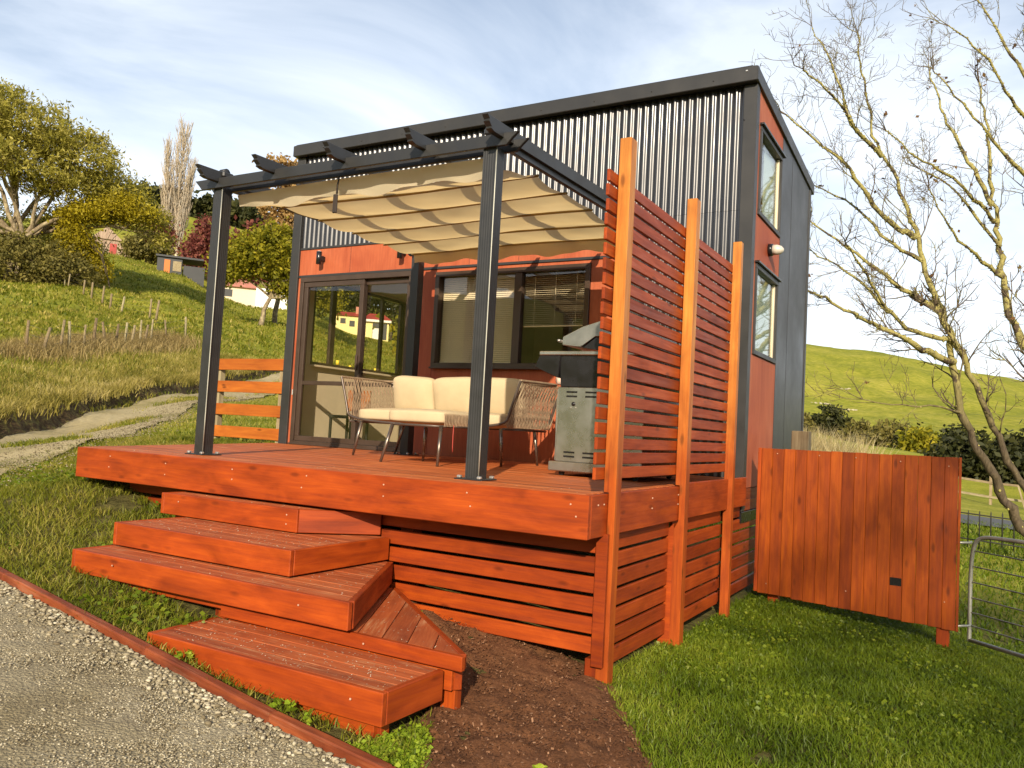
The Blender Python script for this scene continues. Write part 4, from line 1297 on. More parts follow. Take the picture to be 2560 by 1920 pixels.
stool = thing('footstool', (-4.04, 5.68, 0.0), 'square rope-sided footstool with cream pad pushed up before the sofa', 'footstool')
FX0, FX1, FY0, FY1 = -4.34, -3.74, 5.40, 5.98
tube('frame', arc3([(FX0, FY1, .325), (FX0, FY0, .325), (FX1, FY0, .325), (FX1, FY1, .325), (FX0, FY1, .325)]), 0.011, M_TUBE, stool, 8)
for (tx, ty, fx, fy) in ((FX0 + .05, FY0 + .05, -4.335, 5.375), (FX1 - .05, FY0 + .05, -3.755, 5.375), (FX0 + .05, FY1 - .05, -4.345, 5.99), (FX1 - .05, FY1 - .05, -3.76, 5.99)):
    tube('leg', [(fx, fy, 0.002), (tx, ty, 0.325)], [0.012, 0.017], M_LEG, stool, 10)
cushion('pad', (0.60, 0.58, 0.12), Matrix.Translation((-4.04, 5.69, 0.398)), M_CUSH, stool, 0.014, 0.04)
a = Acc()
for i in range(26):
    y = FY0 + .02 + (FY1 - FY0 - .04) * i / 25
    a.tube([(FX1 + .002, y, .325), (FX1 + .008, y, .37), (FX1 + .0, y, .43)], 0.005, 4)
mobj('rope_side', a.mesh('rope_side', M_ROPE), stool)
tube('tie_cord', [(-3.735, 5.55, .34), (-3.73, 5.54, .25), (-3.735, 5.55, .16), (-3.732, 5.55, .12)], 0.004, M_REDROOF, stool, 5)
tw = thing('rolled_towel', (-3.42, 6.93, 0.79), 'pale pink rolled towel on the sofa back by the barbecue', 'towel')
tube('roll', [(-3.47, 6.86, .825), (-3.46, 6.87, .826), (-3.38, 6.93, .826), (-3.36, 6.94, .825)], [0.035, 0.045, 0.045, 0.033], plain('pink_towel', (0.72, 0.52, 0.42, 1), 0.95, 0, 0.1, 20, 0.4), tw, 14)

# ------------------------------------------------------------------ barbecue
bbq = thing('barbecue', (-2.45, 5.95, 0.0), 'stainless gas barbecue with open hood beside the slatted screen', 'barbecue')
BY0, BY1 = 5.55, 6.40
box('plinth', -2.838, -2.06, BY0 - .02, BY1 + .02, 0.035, 0.108, M_INOX, bbq, 0.008)
sp = box('side_panel', -2.786, -2.09, BY0, BY0 + .014, 0.110, 0.676, M_INOX, bbq, 0.004)
box('side_panel', -2.786, -2.09, BY1 - .014, BY1, 0.110, 0.676, M_INOX, bbq, 0.004)
box('cabinet_back', -2.104, -2.092, BY0 + .016, BY1 - .016, 0.110, 0.676, M_BLACK, bbq)
for y0, y1 in ((BY0 + .018, (BY0 + BY1) / 2 - .003), ((BY0 + BY1) / 2 + .003, BY1 - .018)):
    d = box('cabinet_door', -2.806, -2.788, y0, y1, 0.115, 0.665, M_INOX, bbq, 0.004)
    box('door_handle', -2.835, -2.820, y0 + .05, y0 + .07, 0.35, 0.6, M_INOX, d, 0.004)
for z in (0.640, 0.607, 0.182, 0.150):
    for x in (-2.673, -2.515):
        box('vent_slot', x - .046, x + .046, BY0 - .0025, BY0 + .004, z - .007, z + .007, M_BLACK, sp, 0.002)
tube('hose_hole', [(-2.655, BY0 - .004, .549), (-2.655, BY0 + .003, .549)], [0.016, 0.016], M_BLACK, sp, 12)
for x in (-2.675, -2.635): box('rivet', x - .006, x + .006, BY0 - .004, BY0 + .002, .518, .528, M_BOLT, sp, 0.002)
prism('firebox', [(-2.778, .679), (-2.09, .679), (-2.06, .925), (-2.80, .925)], 'y', BY0 + .012, BY1 - .012, M_BLACK, bbq, 0.004)
box('rim', -2.966, -2.03, BY0 - .01, BY1 + .01, 0.922, 0.953, M_INOX, bbq, 0.006)
cp = prism('control_panel', [(-2.966, .920), (-2.99, .862), (-3.008, .829), (-2.849, .766), (-2.794, .745), (-2.785, .920)], 'y', BY0 - .005, BY1 + .005, M_BLACK, bbq, 0.005)
for y in (5.68, 5.85, 6.02, 6.19):
    tube('knob', [(-2.995, y, .87), (-3.03, y, .855)], [0.026, 0.022], M_INOX, cp, 14)
LID = [(-2.777, 1.064), (-2.614, 1.141), (-2.454, 1.186), (-2.30, 1.20), (-2.16, 1.14), (-2.10, 1.00), (-2.30, 1.03), (-2.464, 1.068), (-2.507, 1.065), (-2.623, .987), (-2.778, 1.003)]
hood = prism('hood', LID, 'y', BY0 + .005, BY1 - .005, M_INOX, bbq, 0.004)
inner = [(x * 0.9 + -2.46 * 0.1, z * 0.9 + 1.09 * 0.1) for x, z in LID]
prism('hood_cheek', inner, 'y', BY0 + .001, BY0 + .0048, plain('satin_inox', (0.30, 0.30, 0.27, 1), 0.4, 0.8, 0.2), hood, 0.0)
prism('hood_lining', [(-2.60, .982), (-2.50, 1.058), (-2.30, 1.022), (-2.11, .99), (-2.08, .955), (-2.45, .955)], 'y', BY0 + .012, BY1 - .012, M_BLACK, bbq, 0.0)
tube('hood_handle', [(-2.826, BY0 + .03, 1.04), (-2.826, BY1 - .03, 1.04)], 0.012, M_INOX, hood, 10)
for y in (BY0 + .05, BY1 - .05): tube('handle_bracket', [(-2.826, y, 1.04), (-2.775, y, 1.03)], 0.007, M_INOX, hood, 8)
for x in (-2.75, -2.15):
    for y in (BY0 + .05, BY1 - .05):
        tube('castor', [(x, y - .012, .022), (x, y + .012, .022)], 0.021, M_RUBBER, bbq, 12)

# ------------------------------------------------------------------ timber fences close to the house
gp = thing('board_fence', (-0.9, 7.6, -1.1), 'close-boarded orange fence panel right of the cabin', 'fence')
nb = 16; gx0, gx1 = -1.70, -0.12
for i in range(nb):
    xa = gx0 + (gx1 - gx0) * i / nb + 0.0005; xb = gx0 + (gx1 - gx0) * (i + 1) / nb - 0.0005
    zb = -1.015 - 0.09 * (i + 0.5) / nb + random.uniform(-.004, .004)
    yj = random.choice((0.0, 0.004, -0.003, 0.002))
    b = board('fence_board', ((xa + xb) / 2, 7.60 + yj, zb), ((xa + xb) / 2, 7.60 + yj, 0.288 + 0.012 * i / nb + random.uniform(-.002, .002)), xb - xa, 0.02, (1, 0, 0), M_GATE, gp, 0.003)
    if i == 11:
        box('dark_patch', xa + .005, xb - .005, 7.588 + yj, 7.5905 + yj, -0.80, -0.735, M_BLACK, b, 0.0)
board('end_board', (-0.108, 7.612, -1.105), (-0.108, 7.612, 0.302), 0.045, 0.02, (0, 1, 0), M_GATE, gp)
board('end_board', (-1.716, 7.60, -1.01), (-1.716, 7.60, 0.29), 0.03, 0.03, (1, 0, 0), M_STAIN, gp)
for z in (-0.85, -0.35, 0.18): board('rail', (-1.70, 7.64, z), (-0.13, 7.64, z), 0.09, 0.045, (0, 0, 1), M_STAIN, gp)
for x in (-1.62, -0.25): box('post', x, x + 0.09, 7.667, 7.75, -1.45, 0.24, M_STAIN, gp)
box('post', -0.255, -0.165, 7.612, 7.66, -1.42, -0.93, M_STAIN, gp)
for (x, z) in ((-1.56, .245), (-1.2, .25), (-.9, .25), (-.55, .24), (-.19, .225), (-1.62, -.93), (-.95, -.9), (-.2, -.88)): screw(x, 7.585, z, gp)
po = box('timber_post', -1.56, -1.40, 8.20, 8.36, -1.30, 0.47, M_GREYWOOD, None, 0.006)
tag(po, 'weathered square timber post rising behind the board fence beside the cabin', 'post')

lf = thing('rail_fence', (-8.4, 7.5, 0.0), 'short fence of four orange horizontal rails left of the cabin', 'fence')
for z in (1.005, 0.705, 0.40, 0.105): board('rail', (-9.08, 7.50, z + random.uniform(-.004, .004)), (-7.715, 7.50, z), 0.150, 0.025, (0, 0, 1), M_RAIL, lf)
for x in (-9.0, -7.80): box('post', x, x + .09, 7.516, 7.60, -0.4, 1.06, M_GREYWOOD, lf)

ed = thing('timber_edging', (-3.8, 2.7, -0.9), 'long low red-stained timber edging board along the gravel', 'edging')
EP = EDGE
for (xa, ya), (xb, yb) in zip(EP[:-1], EP[1:]):
    za, zb = h1(xa, ya) - 0.022, h1(xb, yb) - 0.022
    board('edging_board', (xa, ya, za), (xb, yb, zb), 0.15, 0.052, (0, 0, 1), M_EDGE, ed, 0.006)

# ------------------------------------------------------------------ metal gate, picket fence, paddock fence
mg = thing('pipe_gate', (-0.02, 7.86, -1.25), 'grey metal pipe farm gate standing open beside the board fence', 'gate')
gd = np.array([0.745, -0.667, 0.0]); g0 = np.array([-0.02, 7.88, 0.0])
def gpt(s, z): p = g0 + gd * s; return (p[0], p[1], z)
tube('frame', arc3([gpt(0, -1.22), gpt(0, -0.55), gpt(0.05, -0.36), gpt(0.25, -0.33), gpt(2.6, -0.33)]), 0.017, M_GALV, mg, 10)
tube('bottom_rail', [gpt(0, -1.21), gpt(2.6, -1.21)], 0.017, M_GALV, mg, 10)
for z in (-.47, -.60, -.73, -.86, -.98, -1.09): tube('wire', [gpt(0, z), gpt(1.3, z - .006), gpt(2.6, z)], 0.006, M_GALV, mg, 6)
for z in (-.40, -1.08): tube('hinge', [(-0.12, 7.70, z), (-0.02, 7.80, z), gpt(0, z)], 0.010, M_GALV, mg, 8)

pf = thing('picket_fence', (0.5, 16.0, -1.2), 'low dark iron picket fence behind the pipe gate', 'fence')
for i in range(34):
    x = -2.4 + i * 0.165; y = 16.2 - 0.12 * (x + 2.4)
    zg = h1(x, y)
    tube('picket', [(x, y, zg - .1), (x, y, zg + .60), (x, y, zg + .64)], [0.011, 0.011, 0.003], M_IRON, pf, 5)
for dz in (.12, .55): tube('rail', [(-2.4, 16.2, h1(-2.4, 16.2) + dz), (0.3, 15.876, h1(.3, 15.876) + dz), (3.1, 15.54, h1(3.1, 15.54) + dz)], 0.012, M_IRON, pf, 6)

pd = thing('paddock_fence', (0.0, 42.0, -1.6), 'grey post and rail paddock fence beyond the sealed road', 'fence')
for i in range(9):
    x = -7 + i * 1.9; y = 42 - 0.25 * x
    zg = h1(x, y)
    box('post', x - .06, x + .06, y - .06, y + .06, zg - .3, zg + 1.1 + (0.35 if i == 4 else 0), M_GREYWOOD, pd)
    if i < 8:
        x2 = x + 1.9; y2 = 42 - 0.25 * x2; z2 = h1(x2, y2)
        for dz in (.98, .35): board('rail', (x, y - .09, zg + dz), (x2, y2 - .09, z2 + dz), 0.10, 0.04, (0, 0, 1), M_GREYWOOD, pd)
for (x, lean) in ((-2.9, .3), (1.9, -.3)):
    y = 41.6 - .25 * x; board('brace', (x, y, h1(x, y) - .1), (x + lean, y, h1(x, y) + 1.0), .07, .07, (1, 0, 0), M_GREYWOOD, pd)


def wire_fence(name, label, pts, hgt, rad, mat, lean=0.12, cap=None):
    p0 = pts[0]
    t = thing(name, (p0[0], p0[1], h1(p0[0], p0[1])), label, 'fence')
    tops = []
    for k, (x, y) in enumerate(pts):
        zg = h1(x, y)
        hh = hgt * random.uniform(0.85, 1.15); lx, ly = random.uniform(-lean, lean), random.uniform(-lean, lean)
        r = rad * random.uniform(.8, 1.25)
        p = tube('post', [(x, y, zg - .3), (x + lx * .5, y + ly * .5, zg + hh * .5), (x + lx, y + ly, zg + hh)], [r * 1.1, r, r * .9], mat, t, 6)
        if cap: tube('cap', [(x + lx, y + ly, zg + hh), (x + lx, y + ly, zg + hh + .12)], r * 1.35, cap, p, 8)
        tops.append((x + lx * .7, y + ly * .7, zg, hh))
    for f in (.35, .6, .88):
        tube('wire', [(x, y, z + hh * f) for x, y, z, hh in tops], 0.006, M_WIRE, t, 4)
    return t


wire_fence('post_fence', 'row of uneven grey wooden fence posts across the rough grass above the track', [(-27.58, 15.2), (-27.42, 15.63), (-28.06, 16.64), (-28.26, 17.1), (-28.79, 17.94), (-29.43, 18.72), (-30.41, 19.87), (-30.99, 20.67), (-31.57, 21.49), (-32.69, 22.57), (-33.27, 23.39), (-33.98, 24.12), (-34.62, 24.91), (-35.69, 26.59), (-36.56, 28.37)], 1.15, 0.05, M_FARPOST, .2)
wire_fence('post_fence', 'row of pale fence posts running up the hillside towards the big tree', [(-74.73, 39.4), (-73.06, 39.23), (-71.24, 39.13), (-69.68, 38.91), (-68.11, 38.68), (-66.41, 38.55), (-64.78, 38.36), (-64.06, 38.2), (-60.57, 37.37), (-59.06, 37.1), (-56.44, 36.32), (-54.51, 35.72), (-51.52, 34.6), (-44.48, 31.79), (-43.26, 31.35)], 1.25, 0.07, M_FARPOST, .2)
wire_fence('post_fence', 'row of dark fence posts with yellow caps seen past and through the cabin door', [(-15.62, 15.16), (-15.9, 16.0), (-15.07, 16.62), (-15.59, 17.47), (-16.13, 18.31), (-17.68, 20.86), (-18.53, 22.09), (-19.37, 23.33)], 1.25, 0.035, M_IRON, .03, M_YCAP)

# ------------------------------------------------------------------ buildings in the distance
def lateral(x, y):
    """unit vectors: right and away as seen from the terrace"""
    d = Vector((x, y, 0)).normalized(); return Vector((d.y, -d.x, 0)), d


def obox(name, c, r, d, w, dep, z0, z1, mat, parent):
    """box with its front edge centred on c, w along r, dep along d"""
    vs = []
    for z in (z0, z1):
        for a, b in ((-w / 2, 0), (w / 2, 0), (w / 2, dep), (-w / 2, dep)):
            p = Vector(c) + r * a + d * b; vs.append((p.x, p.y, z))
    me = raw(name, vs, BOXF, mat)
    return mobj(name, me, parent, origin=tuple(np.mean(np.array(vs), 0)))


def gable(name, c, r, d, w, dep, z0, rise, mat, parent, over=0.35, along='r', hip=0.0):
    """pitched roof; ridge along r (along='r') or along d"""
    P = lambda a, b, z: tuple(Vector(c) + r * a + d * b + Vector((0, 0, z)))
    w2, d0, d1 = w / 2 + over, -over, dep + over
    if along == 'r':
        vs = [P(-w2, d0, z0), P(w2, d0, z0), P(w2, d1, z0), P(-w2, d1, z0), P(-w2 + hip, (d0 + d1) / 2, z0 + rise), P(w2 - hip, (d0 + d1) / 2, z0 + rise)]
        fs = [(0, 1, 5, 4), (2, 3, 4, 5), (0, 4, 3), (1, 2, 5), (3, 2, 1, 0)]
    else:
        vs = [P(-w2, d0, z0), P(w2, d0, z0), P(w2, d1, z0), P(-w2, d1, z0), P(0, d0 + hip, z0 + rise), P(0, d1 - hip, z0 + rise)]
        fs = [(0, 4, 5, 3), (1, 2, 5, 4), (0, 1, 4), (2, 3, 5), (3, 2, 1, 0)]
    return mobj(name, raw(name, [(v[0], v[1], v[2]) for v in vs], fs, mat), parent, origin=vs[0])


# barn
r, d = lateral(-109.5, 71.7)
bn = thing('barn', (-109.5, 71.7, 22.2), 'weathered grey-brown wooden barn on the hill below the big tree', 'barn')
c = Vector((-110.6, 71.1, 0))
obox('wall', c, r, d, 3.6, 7.0, 21.0, 25.0, M_BARN, bn)
obox('door', c + r * .9 - d * .08, r, d, 0.9, .1, 22.0, 24.4, M_REDROOF, bn)
gable('roof', c, r, d, 3.6, 7.0, 24.95, 1.9, M_BARN, bn, .25, 'd')
obox('lean_to', c + r * 2.6, r, d, 1.6, 6.0, 21.0, 24.3, M_BARN, bn)
# small dark shed
r, d = lateral(-90.0, 68.3)
sh = thing('garden_shed', (-90.0, 68.3, 18.2), 'small dark flat-roofed shed with an orange door on the hillside', 'shed')
c = Vector((-91.2, 67.5, 0))
obox('wall', c, r, d, 3.0, 3.5, 17.0, 20.3, M_DARKSHED, sh)
obox('wall', c + r * 3.0 + d * .2, r, d, 2.6, 3.2, 17.0, 19.5, M_DARKSHED, sh)
obox('door', c - r * .3 - d * .06, r, d, 0.7, .1, 18.3, 20.0, M_ORANGEDOOR, sh)
obox('window', c + r * .9 - d * .06, r, d, 1.0, .1, 18.6, 19.9, M_GREYWOOD, sh)
obox('roof', c + r * 1.2 - d * .3, r, d, 5.8, 4.3, 20.32, 20.55, M_DARKSHED, sh)
# two houses
r, d = lateral(-88, 76.5)
hs = thing('farmhouse', (-88.0, 76.8, 16.5), 'cream farmhouse with faded red roof left of the cabin', 'house')
c = Vector((-88.9, 76.6, 0))
obox('wall', c, r, d, 5.2, 6.0, 14.5, 18.05, M_CREAM, hs)
gable('roof', c, r, d, 5.2, 6.0, 18.0, 1.5, M_PINKROOF, hs, .4, 'r', 1.6)
obox('annexe_wall', c + r * 4.7 - d * .6, r, d, 4.2, 4.0, 13.5, 18.1, M_WHITE, hs)
obox('window', c - r * 1.0 - d * .05, r, d, 1.0, .1, 16.6, 17.6, M_DARKSHED, hs)
r, d = lateral(-83, 95.5)
h2 = thing('farmhouse', (-82.5, 95.6, 14.0), 'yellow farmhouse with bright red roof and white garage seen through the cabin door', 'house')
c = Vector((-84.4, 94.8, 0))
obox('wall', c, r, d, 3.9, 6, 12.0, 16.6, M_YELLOWWALL, h2)
gable('roof', c, r, d, 3.9, 6, 16.6, 1.0, M_REDROOF, h2, .3, 'r', 1.0)
obox('chimney', c + r * 1.2 + d * 2.0, r, d, .5, .5, 17.0, 18.4, M_PINKROOF, h2)
obox('window', c + r * .5 - d * .05, r, d, .8, .1, 15.0, 15.9, M_DARKSHED, h2)
obox('window', c - r * .9 - d * .05, r, d, .8, .1, 15.4, 16.2, M_DARKSHED, h2)
c2 = Vector((-80.7, 97.0, 0))
obox('wall', c2, r, d, 3.8, 6, 11.0, 16.2, M_YELLOWWALL, h2)
gable('roof', c2, r, d, 3.8, 6, 16.2, 1.35, M_REDROOF, h2, .4, 'r', 1.2)
obox('garage_opening', c2 + r * .5 - d * .06, r, d, 2.2, .1, 13.2, 15.7, M_DARKSHED, h2)
obox('garage_door', c2 + r * .2 - d * .12, r, d, 1.5, .1, 13.2, 14.9, M_WHITE, h2)
obox('eaves_board', c2 - d * .45, r, d, 4.4, .05, 15.85, 16.2, M_WHITE, h2)

# ------------------------------------------------------------------ vegetation helpers
def leaf_cloud(centers, sizes, per, spread, leaf, rng, elong=1.6, droop=0.0, flat=0.0):
    """quads (leaf sprays) scattered around clump centres; returns V, F, tint"""
    n = len(centers) * per
    c = np.repeat(centers, per, 0)
    ct = np.repeat(rng.uniform(0, 1, len(centers)), per)
    off = rng.normal(0, 1, (n, 3)) * spread * np.repeat(sizes, per)[:, None]
    off[:, 2] *= 0.75
    p = c + off
    a = rng.normal(0, 1, (n, 3)); a[:, 2] = a[:, 2] * (1 - flat) - droop
    a /= np.linalg.norm(a, axis=1)[:, None]
    b = np.cross(a, rng.normal(0, 1, (n, 3))); b /= np.linalg.norm(b, axis=1)[:, None] + 1e-9
    s = leaf * rng.uniform(0.55, 1.35, n)[:, None]
    a = a * s * elong * 0.5; b = b * s * 0.5
    V = np.stack([p - a, p + b * 0.9, p + a, p - b * 0.9], 1).reshape(-1, 3)
    F = np.arange(n * 4).reshape(-1, 4)
    t = np.clip(0.55 * ct + 0.45 * rng.uniform(0, 1, n), 0, 1)
    return V, F, np.repeat(t, 4)


def lobes_points(lobes, n, rng, shell=0.55):
    """clump centres in a set of ellipsoids (cx,cy,cz,rx,ry,rz)"""
    L = np.array(lobes, float)
    vol = np.prod(L[:, 3:6], 1) ** 0.75
    k = rng.choice(len(L), n, p=vol / vol.sum())
    d = rng.normal(0, 1, (n, 3)); d /= np.linalg.norm(d, axis=1)[:, None]
    rad = shell + (1 - shell) * rng.uniform(0, 1, n) ** 0.6
    rad *= 0.85 + 0.3 * rng.uniform(0, 1, n)
    return L[k, :3] + d * rad[:, None] * L[k, 3:6]


def limb(acc, p0, p1, r0, r1, rng, wob=0.12, n=7, sides=6):
    p0, p1 = np.array(p0, float), np.array(p1, float)
    L = np.linalg.norm(p1 - p0)
    t = np.linspace(0, 1, n)[:, None]
    pts = p0 * (1 - t) + p1 * t
    w = rng.normal(0, 1, (n, 3)) * wob * L * 0.5
    w[0] = 0; w[-1] = 0
    w = (w + np.roll(w, 1, 0) + np.roll(w, -1, 0)) / 3; w[0] = 0
    pts = pts + w
    pts[:, 2] += 0.06 * L * np.sin(np.pi * t[:, 0])
    acc.tube(pts, np.linspace(r0, r1, n), sides)
    return pts


def leafy_tree(name, label, base, lobes, trunk_r, leaf, nclump, per, mat, bark, cat='tree', group=None, seed=0, stems=1, shell=0.5, spread=0.30, lead=0.6, elong=1.6, droop=0.0, nlimb=3):
    """lobes are relative to base"""
    rng = np.random.default_rng(seed)
    base = np.array(base, float)
    t = thing(name, base, label, cat, group)
    Lb = [(base[0] + l[0], base[1] + l[1], base[2] + l[2], *l[3:6]) for l in lobes]
    acc = Acc()
    mid = np.mean([l[:3] for l in Lb], 0)
    lowest = min(l[2] - l[5] for l in Lb)
    for s in range(stems):
        ang = rng.uniform(0, 6.28)
        fork = base + (mid - base) * np.array([lead, lead, 0.45]) + rng.normal(0, 0.35, 3) * trunk_r * 4
        b0 = base + np.array([math.cos(ang), math.sin(ang), 0]) * trunk_r * (stems > 1) * 2 - np.array([0, 0, .3])
        pts = limb(acc, b0, fork, trunk_r / math.sqrt(stems) * 1.1, trunk_r * 0.65 / math.sqrt(stems), rng, 0.10)
        for l in Lb[s::stems]:
            c = np.array(l[:3])
            q = limb(acc, fork, c, trunk_r * 0.5, trunk_r * 0.16, rng, 0.12)
            for k in range(nlimb):
                d = rng.normal(0, 1, 3); d /= np.linalg.norm(d)
                limb(acc, q[rng.integers(3, 7)], c + d * np.array(l[3:6]) * 0.85, trunk_r * 0.18, trunk_r * 0.04, rng, 0.15, 6, 5)
    mobj('trunk', acc.mesh('trunk', bark), t)
    cen = lobes_points(Lb, nclump, rng, shell)
    siz = rng.uniform(0.5, 1.3, nclump)
    V, F, tint = leaf_cloud(cen, siz, per, spread, leaf, rng, elong, droop)
    mobj('crown', npmesh('crown', V, F, mat, False, tint), t)
    return t


M_BARK = bark_mat('pale_bark', (0.10, 0.075, 0.045, 1), (0.30, 0.23, 0.14, 1), (0.42, 0.34, 0.20, 1), 0.4, 1.5)
M_BARKD = bark_mat('dark_bark', (0.035, 0.025, 0.018, 1), (0.11, 0.08, 0.055, 1), (0.20, 0.17, 0.09, 1), 0.3, 2.0)
M_LICHEN = bark_mat('lichen_bark', (0.035, 0.025, 0.017, 1), (0.12, 0.088, 0.058, 1), (0.38, 0.33, 0.115, 1), 0.85, 5.0, 1.2)
L_OLIVE = leaf_mat('olive_foliage', (0.165, 0.155, 0.022, 1), (0.36, 0.32, 0.05, 1), (0.62, 0.53, 0.14, 1), 0.5)
L_YELLOW = leaf_mat('yellow_foliage', (0.20, 0.17, 0.008, 1), (0.42, 0.34, 0.016, 1), (0.60, 0.48, 0.035, 1), 0.5)
L_RED = leaf_mat('red_foliage', (0.07, 0.018, 0.015, 1), (0.20, 0.055, 0.042, 1), (0.34, 0.13, 0.08, 1), 0.35)
L_GREEN = leaf_mat('mid_green_foliage', (0.07, 0.085, 0.008, 1), (0.27, 0.25, 0.016, 1), (0.54, 0.44, 0.03, 1), 0.5)
L_DARK = leaf_mat('dark_foliage', (0.014, 0.018, 0.005, 1), (0.042, 0.046, 0.012, 1), (0.10, 0.095, 0.024, 1), 0.3)
L_ORANGE = leaf_mat('autumn_foliage', (0.22, 0.13, 0.05, 1), (0.42, 0.26, 0.09, 1), (0.60, 0.42, 0.18, 1), 0.4)
L_BUSH = leaf_mat('bush_foliage', (0.07, 0.065, 0.014, 1), (0.18, 0.155, 0.036, 1), (0.32, 0.26, 0.07, 1), 0.35)
L_SHADE = leaf_mat('shade_tree_foliage', (0.03, 0.05, 0.01, 1), (0.07, 0.10, 0.02, 1), (0.12, 0.15, 0.03, 1), 0.3)

def rel(base, items):
    """(lateral, height, depth, r_lat, r_h) -> lobes relative to base, seen from the terrace"""
    r_, d_ = lateral(base[0], base[1])
    out = []
    for lat, hgt, dep, rl, rh in items:
        out.append((r_.x * lat + d_.x * dep, r_.y * lat + d_.y * dep, hgt, rl, rl, rh))
    return out


B = (-69.05, 35.77, h1(-69.05, 35.77) - .2)
leafy_tree('spreading_tree', 'large spreading olive-green tree with pale twisted trunks at the left edge', B,
           rel(B, [(0, 13.2, 0, 4.6, 2.4), (-4.0, 12.2, 1, 4.0, 3.2), (-5, 8.0, 0, 3.2, 2.6), (4.6, 11.4, 0, 3.8, 2.3), (7.8, 9.2, 1, 3.0, 1.9), (2.6, 8.8, -1, 2.8, 1.3), (10.2, 7.2, 0, 2.1, 1.2), (-1.0, 9.6, -2, 2.6, 1.5), (7, 6.9, 1, 1.8, .8), (11.6, 5.6, 0, 1.0, .8), (-6, 5.0, 0, 2.2, 1.6), (-2.8, 5.6, 1, 1.8, 1.2), (3.6, 6.4, 2, 1.8, .8), (5.4, 13.2, 0, 1.6, .9), (-1.5, 15.2, 0, 2.2, 1.0)]),
           0.42, 0.13, 1900, 30, L_OLIVE, M_BARK, seed=3, stems=3, shell=0.3, spread=0.42, lead=0.3, elong=3.0, nlimb=7)
B = (-64.6, 42.4, h1(-64.6, 42.4))
leafy_tree('yellow_tree', 'bright yellow-green slender tree before the right side of the spreading tree', B,
           rel(B, [(-2.4, 6.3, 0, 1.6, .6), (.2, 7.5, 0, 1.5, .8), (1.7, 6.8, 0, 1.3, .6), (-3.8, 5.8, 0, 1.0, .6), (-3.4, 4.2, 0, 1.0, .8)]), 0.07, 0.15, 360, 26, L_YELLOW, M_BARKD, seed=5, spread=0.5, stems=2)
B = (-67.5, 41.0, h1(-67.5, 41.0))
leafy_tree('yellow_shrub', 'yellow-green shrub on the hillside just below the spreading tree', B, rel(B, [(0, 1.9, 0, 1.9, 1.6), (-1.5, 1.4, 0, 1.5, 1.3), (1.4, 1.2, 0, 1.3, 1.1), (.2, 3.3, 0, 1.1, 1.0), (-1.6, 2.9, 0, .8, .8)]), 0.10, 0.15, 420, 30, L_YELLOW, M_BARK, 'shrub', seed=6, spread=0.32)
for i, (x, y, sc, m_, lab) in enumerate(((-65.5, 37.6, 1.0, 'L_BUSH', 'dark olive undergrowth just right of the spreading tree trunks'), (-73.5, 36.5, 1.25, 'L_BUSH', 'brown-olive undergrowth at the left picture edge behind the spreading tree'), (-76.5, 42.5, 1.6, 'L_OLIVE', 'tall brown-olive thicket behind the spreading tree trunks'))):
    B = (x, y, h1(x, y) - .2)
    leafy_tree('thicket', lab, B, rel(B, [(0, 1.6 * sc, 1, 2.2 * sc, 1.5 * sc), (-2.6 * sc, 1.8 * sc, 1, 2.2 * sc, 1.7 * sc), (2.2 * sc, 1.5 * sc, 1, 1.6 * sc, 1.4 * sc), (.4 * sc, 3.0 * sc, 1.5, 1.7 * sc, 1.1 * sc), (-2.4 * sc, 3.3 * sc, 1.5, 1.4 * sc, 1.0 * sc)]), 0.10, 0.16, 420, 26, globals()[m_], M_BARK, 'shrub', 'undergrowth around the spreading tree', seed=7 + 300 * i, spread=0.34, nlimb=5)
for i, (x, y, lat, hh, lab) in enumerate(((-110.3, 79.2, 1.4, 7.6, 'dark red autumn tree left of the bare poplar'), (-100.2, 79.6, 2.1, 9.6, 'purple-red autumn tree behind the pergola post'), (-97.0, 82.5, 2.2, 9.0, 'reddish autumn tree right of the small dark shed'))):
    B = (x, y, h1(x, y) - 0.5)
    leafy_tree('red_tree', lab, B, rel(B, [(0, hh * .62, 0, lat, hh * .36), (lat * .7, hh * .45, 0, lat * .8, hh * .28), (-lat * .7, hh * .42, 0, lat * .8, hh * .26)]), 0.18, 0.34, 330, 16, L_RED, M_BARKD, group='red autumn trees on the hill', seed=20 + i, spread=0.6)
B = (-100.2, 70.3, h1(-100.2, 70.3) - .3)
leafy_tree('olive_bush', 'round grey-green bush between the barn and the small dark shed', B, rel(B, [(0, 2.6, 0, 2.2, 2.0), (-1.6, 2.0, 0, 1.6, 1.5), (1.6, 1.9, 0, 1.6, 1.5)]), 0.12, 0.28, 260, 20, L_BUSH, M_BARKD, 'shrub', seed=30, spread=0.4)
B = (-55.2, 50.4, h1(-55.2, 50.4))
leafy_tree('leafy_tree', 'sunlit yellow-green tree with pale branches beside the left corner of the cabin', B,
           rel(B, [(0, 6.2, 0, 2.9, 1.9), (-2.6, 5.6, 0, 1.7, 1.4), (1.8, 7.4, 0, 2.0, 1.3), (4.4, 5.6, 0, 2.2, 1.8), (-2.6, 4.6, 0, 1.8, 1.2), (2.4, 4.4, 0, 2.2, 1.9), (-1.0, 7.2, 0, 1.8, 1.1), (4.6, 4.4, 0, 1.8, 1.4), (5.8, 3.0, 0, 1.5, 1.3), (.6, 8.2, 0, 1.6, .9)]), 0.24, 0.22, 700, 24, L_GREEN, M_BARK, seed=33, spread=0.40, nlimb=4)
B = (-59.5, 56.2, h1(-59.5, 56.2))
